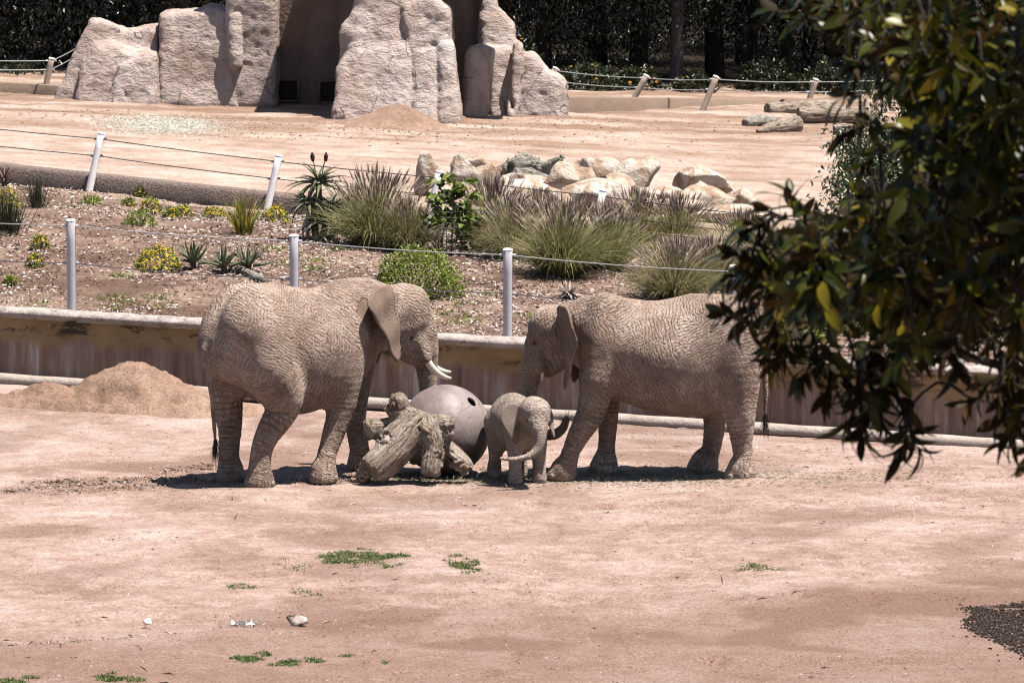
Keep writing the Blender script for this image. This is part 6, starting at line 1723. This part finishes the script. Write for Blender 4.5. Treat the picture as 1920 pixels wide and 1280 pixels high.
# visible left edge of the crown in the photograph, as heights and reach at about 18 m
BY = [-400, 0, 60, 120, 180, 250, 300, 350, 400, 450, 500, 560, 610, 650, 690]
BX = [1560, 1500, 1560, 1640, 1650, 1650, 1710, 1690, 1540, 1440, 1400, 1410, 1440, 1520, 1600]
r_ = np.random.default_rng(21)
CL = []
while len(CL) < 1400:
    px, py, Y = r_.uniform(1380, 2500), r_.uniform(-520, 690), r_.uniform(16.4, 22.5)
    bx = np.interp(py, BY, BX)
    if px < bx + abs(r_.normal(0, 25)): continue
    if py > 590 and px < 1960 and r_.random() < .75: continue
    if len(CL) > 800 and px < bx + 70: continue
    if px > 1950 and r_.random() < .45: continue
    if py < -40 and px < 1820 + .5 * -py: continue
    CL.append((at(px, py, Y), None))
H_ = [(1478, 362, 18.3, (-.3, 0, .9)), (1440, 395, 18.2, (-.9, 0, .4)), (1402, 420, 18.2, (-1, -.1, .2)), (1505, 400, 18.4, (-.3, .2, .9)), (1370, 478, 18.1, (-1, 0, .1)), (1362, 520, 18.3, (-.9, -.2, -.2)), (1385, 560, 18.2, (-.9, 0, -.4)), (1350, 590, 18.1, (-1, 0, .05)), (1400, 600, 18.3, (-.6, -.2, -.8)), (1420, 500, 18.0, (-.8, -.3, 0)), (1440, 640, 18.2, (-.5, 0, -.9)), (1480, 655, 18.1, (-.2, 0, -1)), (1530, 690, 18.2, (-.3, -.1, -.9)), (1470, 560, 18.4, (-.8, .1, -.2)), (1450, 450, 18.5, (-.8, 0, .3)),
      (1450, 690, 18.2, (-.6, 0, -.7)), (1500, 715, 18.1, (-.5, 0, -.8)), (1430, 665, 18.3, (-.9, 0, -.3)), (1550, 745, 18.2, (-.5, 0, -.8)), (1620, 815, 18.1, (-.2, 0, -1)), (1665, 740, 18.2, (.1, 0, -1)), (1700, 775, 18.2, (.5, 0, -.8)), (1820, 760, 18.2, (-.6, 0, -.7)), (1870, 800, 18.2, (-.5, 0, -.8)), (1915, 740, 18.3, (0, 0, -1)), (1935, 790, 18.1, (-.3, 0, -1)), (1420, 540, 18.2, (-.9, 0, -.1)), (1398, 512, 18.0, (-.8, 0, .2)), (1410, 490, 18.1, (-.7, 0, .3)), (1412, 455, 18.2, (-.8, 0, .3)), (1450, 600, 18.2, (-.6, 0, -.5)), (1395, 510, 18.3, (-1, 0, 0)), (1510, 640, 18.3, (-.3, 0, -.9)),
      (1560, 690, 18.0, (.2, 0, -1)), (1600, 740, 18.1, (-.5, 0, -.6)), (1625, 755, 18.0, (.3, -.2, -.8)), (1590, 800, 18.05, (-.3, 0, -.9)), (1650, 790, 18.1, (.3, 0, -.9)), (1690, 850, 18.0, (-.3, 0, -.9)), (1730, 845, 18.1, (.6, 0, -.6)), (1575, 725, 18.2, (-.9, 0, 0)), (1680, 700, 18.3, (.2, 0, -1)), (1640, 680, 18.3, (0, 0, -1)),
      (1850, 720, 18.0, (-.8, 0, -.3)), (1880, 745, 18.1, (-.4, 0, -.8)), (1905, 800, 18.0, (-.3, 0, -.9)), (1925, 870, 18.0, (-.2, 0, -1)), (1880, 830, 18.1, (-.8, 0, -.5)), (1940, 700, 18.2, (-.5, 0, -.6)), (1900, 680, 18.4, (-.3, 0, -.9)), (1790, 690, 18.3, (0, 0, -1)),
      (1560, 60, 17.6, (-.9, 0, .1)), (1500, 30, 17.7, (-1, 0, .2)), (1440, 22, 17.6, (-1, 0, .0)), (1600, 130, 17.5, (-.8, 0, -.3)), (1590, 250, 17.7, (-.8, 0, -.5)), (1620, 320, 17.8, (-.5, 0, -.8)), (1580, 180, 17.7, (-.9, -.1, 0)), (1640, 60, 17.4, (-.3, -.4, .6)), (1720, 40, 17.3, (-.2, -.5, .6))]
for px, py, Y, d in H_: CL.append((at(px, py, Y), np.array(d, float)))
# limbs from the trunk (outside the frame, to the right) and twigs to every leaf cluster
limb_ends = [at(1560, 120, 18.6), at(1520, 470, 18.4), at(1640, 620, 18.3), at(1800, 300, 17.2), at(1800, 350, 20.2), at(1700, -200, 18.8), at(2000, 650, 18.2), at(2200, -300, 18), at(2250, 200, 17), at(2200, 300, 20.5)]
mb = MB(); tk = spline([T0 + [0, 0, -.3], T0 + [-.1, 0, 2.5], T0 + [.1, .1, 5.0], T0 + [0, 0, 8.2], T0 + [-.1, 0, 9.6]], 16); mb.tube(tk - T0, np.linspace(.26, .07, 16), 12, noise=.08)
link('trunk', mb.mesh('trunk'), M_bark, t)
limbs = []
for e_ in limb_ends:
    z0 = min(max(e_[2] - r_.uniform(.3, 1.6), 3.4), 8.8); s_ = np.array([np.interp(z0, tk[:, 2], tk[:, 0]), np.interp(z0, tk[:, 2], tk[:, 1]), z0])
    j_ = r_.normal(0, 1, (2, 3)) * [.15, .35, .22]; Q = spline([s_, s_ * .68 + e_ * .32 + [0, 0, .12] + j_[0], s_ * .3 + e_ * .7 + [0, 0, .12] + j_[1], e_], 16); limbs.append(Q)
    mb = MB(); mb.tube(Q - T0, np.linspace(r_.uniform(.035, .07), .012, 16), 7, noise=.15); link('branch', mb.mesh('branch'), M_bark, t)
LP = [q for Q in limbs for q in Q[5:]]
NODE = np.array(LP + [[0, 0, -99.0]] * (2 * len(CL) + 4)); nn_ = len(LP)
CL.sort(key=lambda q: np.min(((np.array(LP) - q[0]) ** 2).sum(1)))
tw = MB(); leaves = []
for Cc, d in CL:
    i = np.argmin(((NODE[:nn_] - Cc) ** 2).sum(1) + (NODE[:nn_, 0] < Cc[0] - .05) * .15); a = NODE[i]
    if d is None:
        d = nrm(Cc - a) + np.array([-.25, -.25, -.15]) + r_.normal(0, .45, 3)
    d = nrm(d)
    mid = Cc - d * min(.22, .45 * np.linalg.norm(Cc - a))
    Q = spline([a, a * .5 + mid * .5 + [0, 0, .05 if d[2] > -.3 else .12], mid, Cc], 10)
    NODE[nn_] = Q[5]; NODE[nn_ + 1] = Q[8]; nn_ += 2
    tw.tube(Q - T0, np.linspace(.008, .0035, 10), 5, cap=False)
    nl = r_.integers(10, 17); e1 = nrm(np.cross(d, [.2, .3, .9])); e2 = np.cross(d, e1)
    for k in range(nl):
        az = k * 2.4 + r_.uniform(-.3, .3); s_ = (k / nl) ** .8; op = R(78 - 55 * s_) + r_.uniform(-.2, .2)
        ld = d * math.cos(op) + (e1 * math.cos(az) + e2 * math.sin(az)) * math.sin(op)
        ld = nrm(ld + np.array([0, 0, -.30])); p_ = Cc - d * (.14 * (1 - s_))
        ln = nrm(np.cross(np.cross(ld, d + np.array([0, 0, .35]) + r_.normal(0, .25, 3)), ld))
        leaves.append((p_, ld, ln, r_.integers(0, 4), r_.uniform(.52, .95), np.clip(r_.normal(.42, .24), 0, 1)))
link('twigs', tw.mesh('twigs'), M_bark, t, kind='stuff')
# the leaves that show largest in the frame are parts, the rest one mass
def vis(l):
    d = l[0] - CAMP; dep = d @ FW; px, py = 960 + FPX * (d @ RT) / dep, 640 - FPX * (d @ UP) / dep
    inside = (px < 1950) & (-20 < py < 1000)
    return (0 if inside else 100) + max(0, px - np.interp(py, BY + [1000], BX + [1900])) / 400 + l[0][1] * .12
order = sorted(range(len(leaves)), key=lambda i: vis(leaves[i]))
lm = []
for V, F, pet in LV:
    lm.append(npmesh('leaf', V, [F, pet], attrs={'tint': np.full(len(V), .45)})); lm[-1].materials.append(M_gleaf)
rest = MB()
for rank, i in enumerate(order):
    p_, ld, ln, k, s_, tn = leaves[i]
    B = np.column_stack([ld, np.cross(ln, ld), ln])
    if rank < 290:
        o = link('leaf', lm[k], None, t)
        o.matrix_local = Matrix.Translation(Vector(p_ - T0)) @ Matrix([[*B[r] * s_] for r in range(3)]).to_4x4()
    else:
        V, F, pet = LV[k]; Vw = (V * s_) @ B.T + p_ - T0
        n0 = rest.n; rest.add(Vw, F, tn); rest.F[3].append(pet + n0)
link('foliage', rest.mesh('foliage'), M_gleaf, t, kind='stuff')
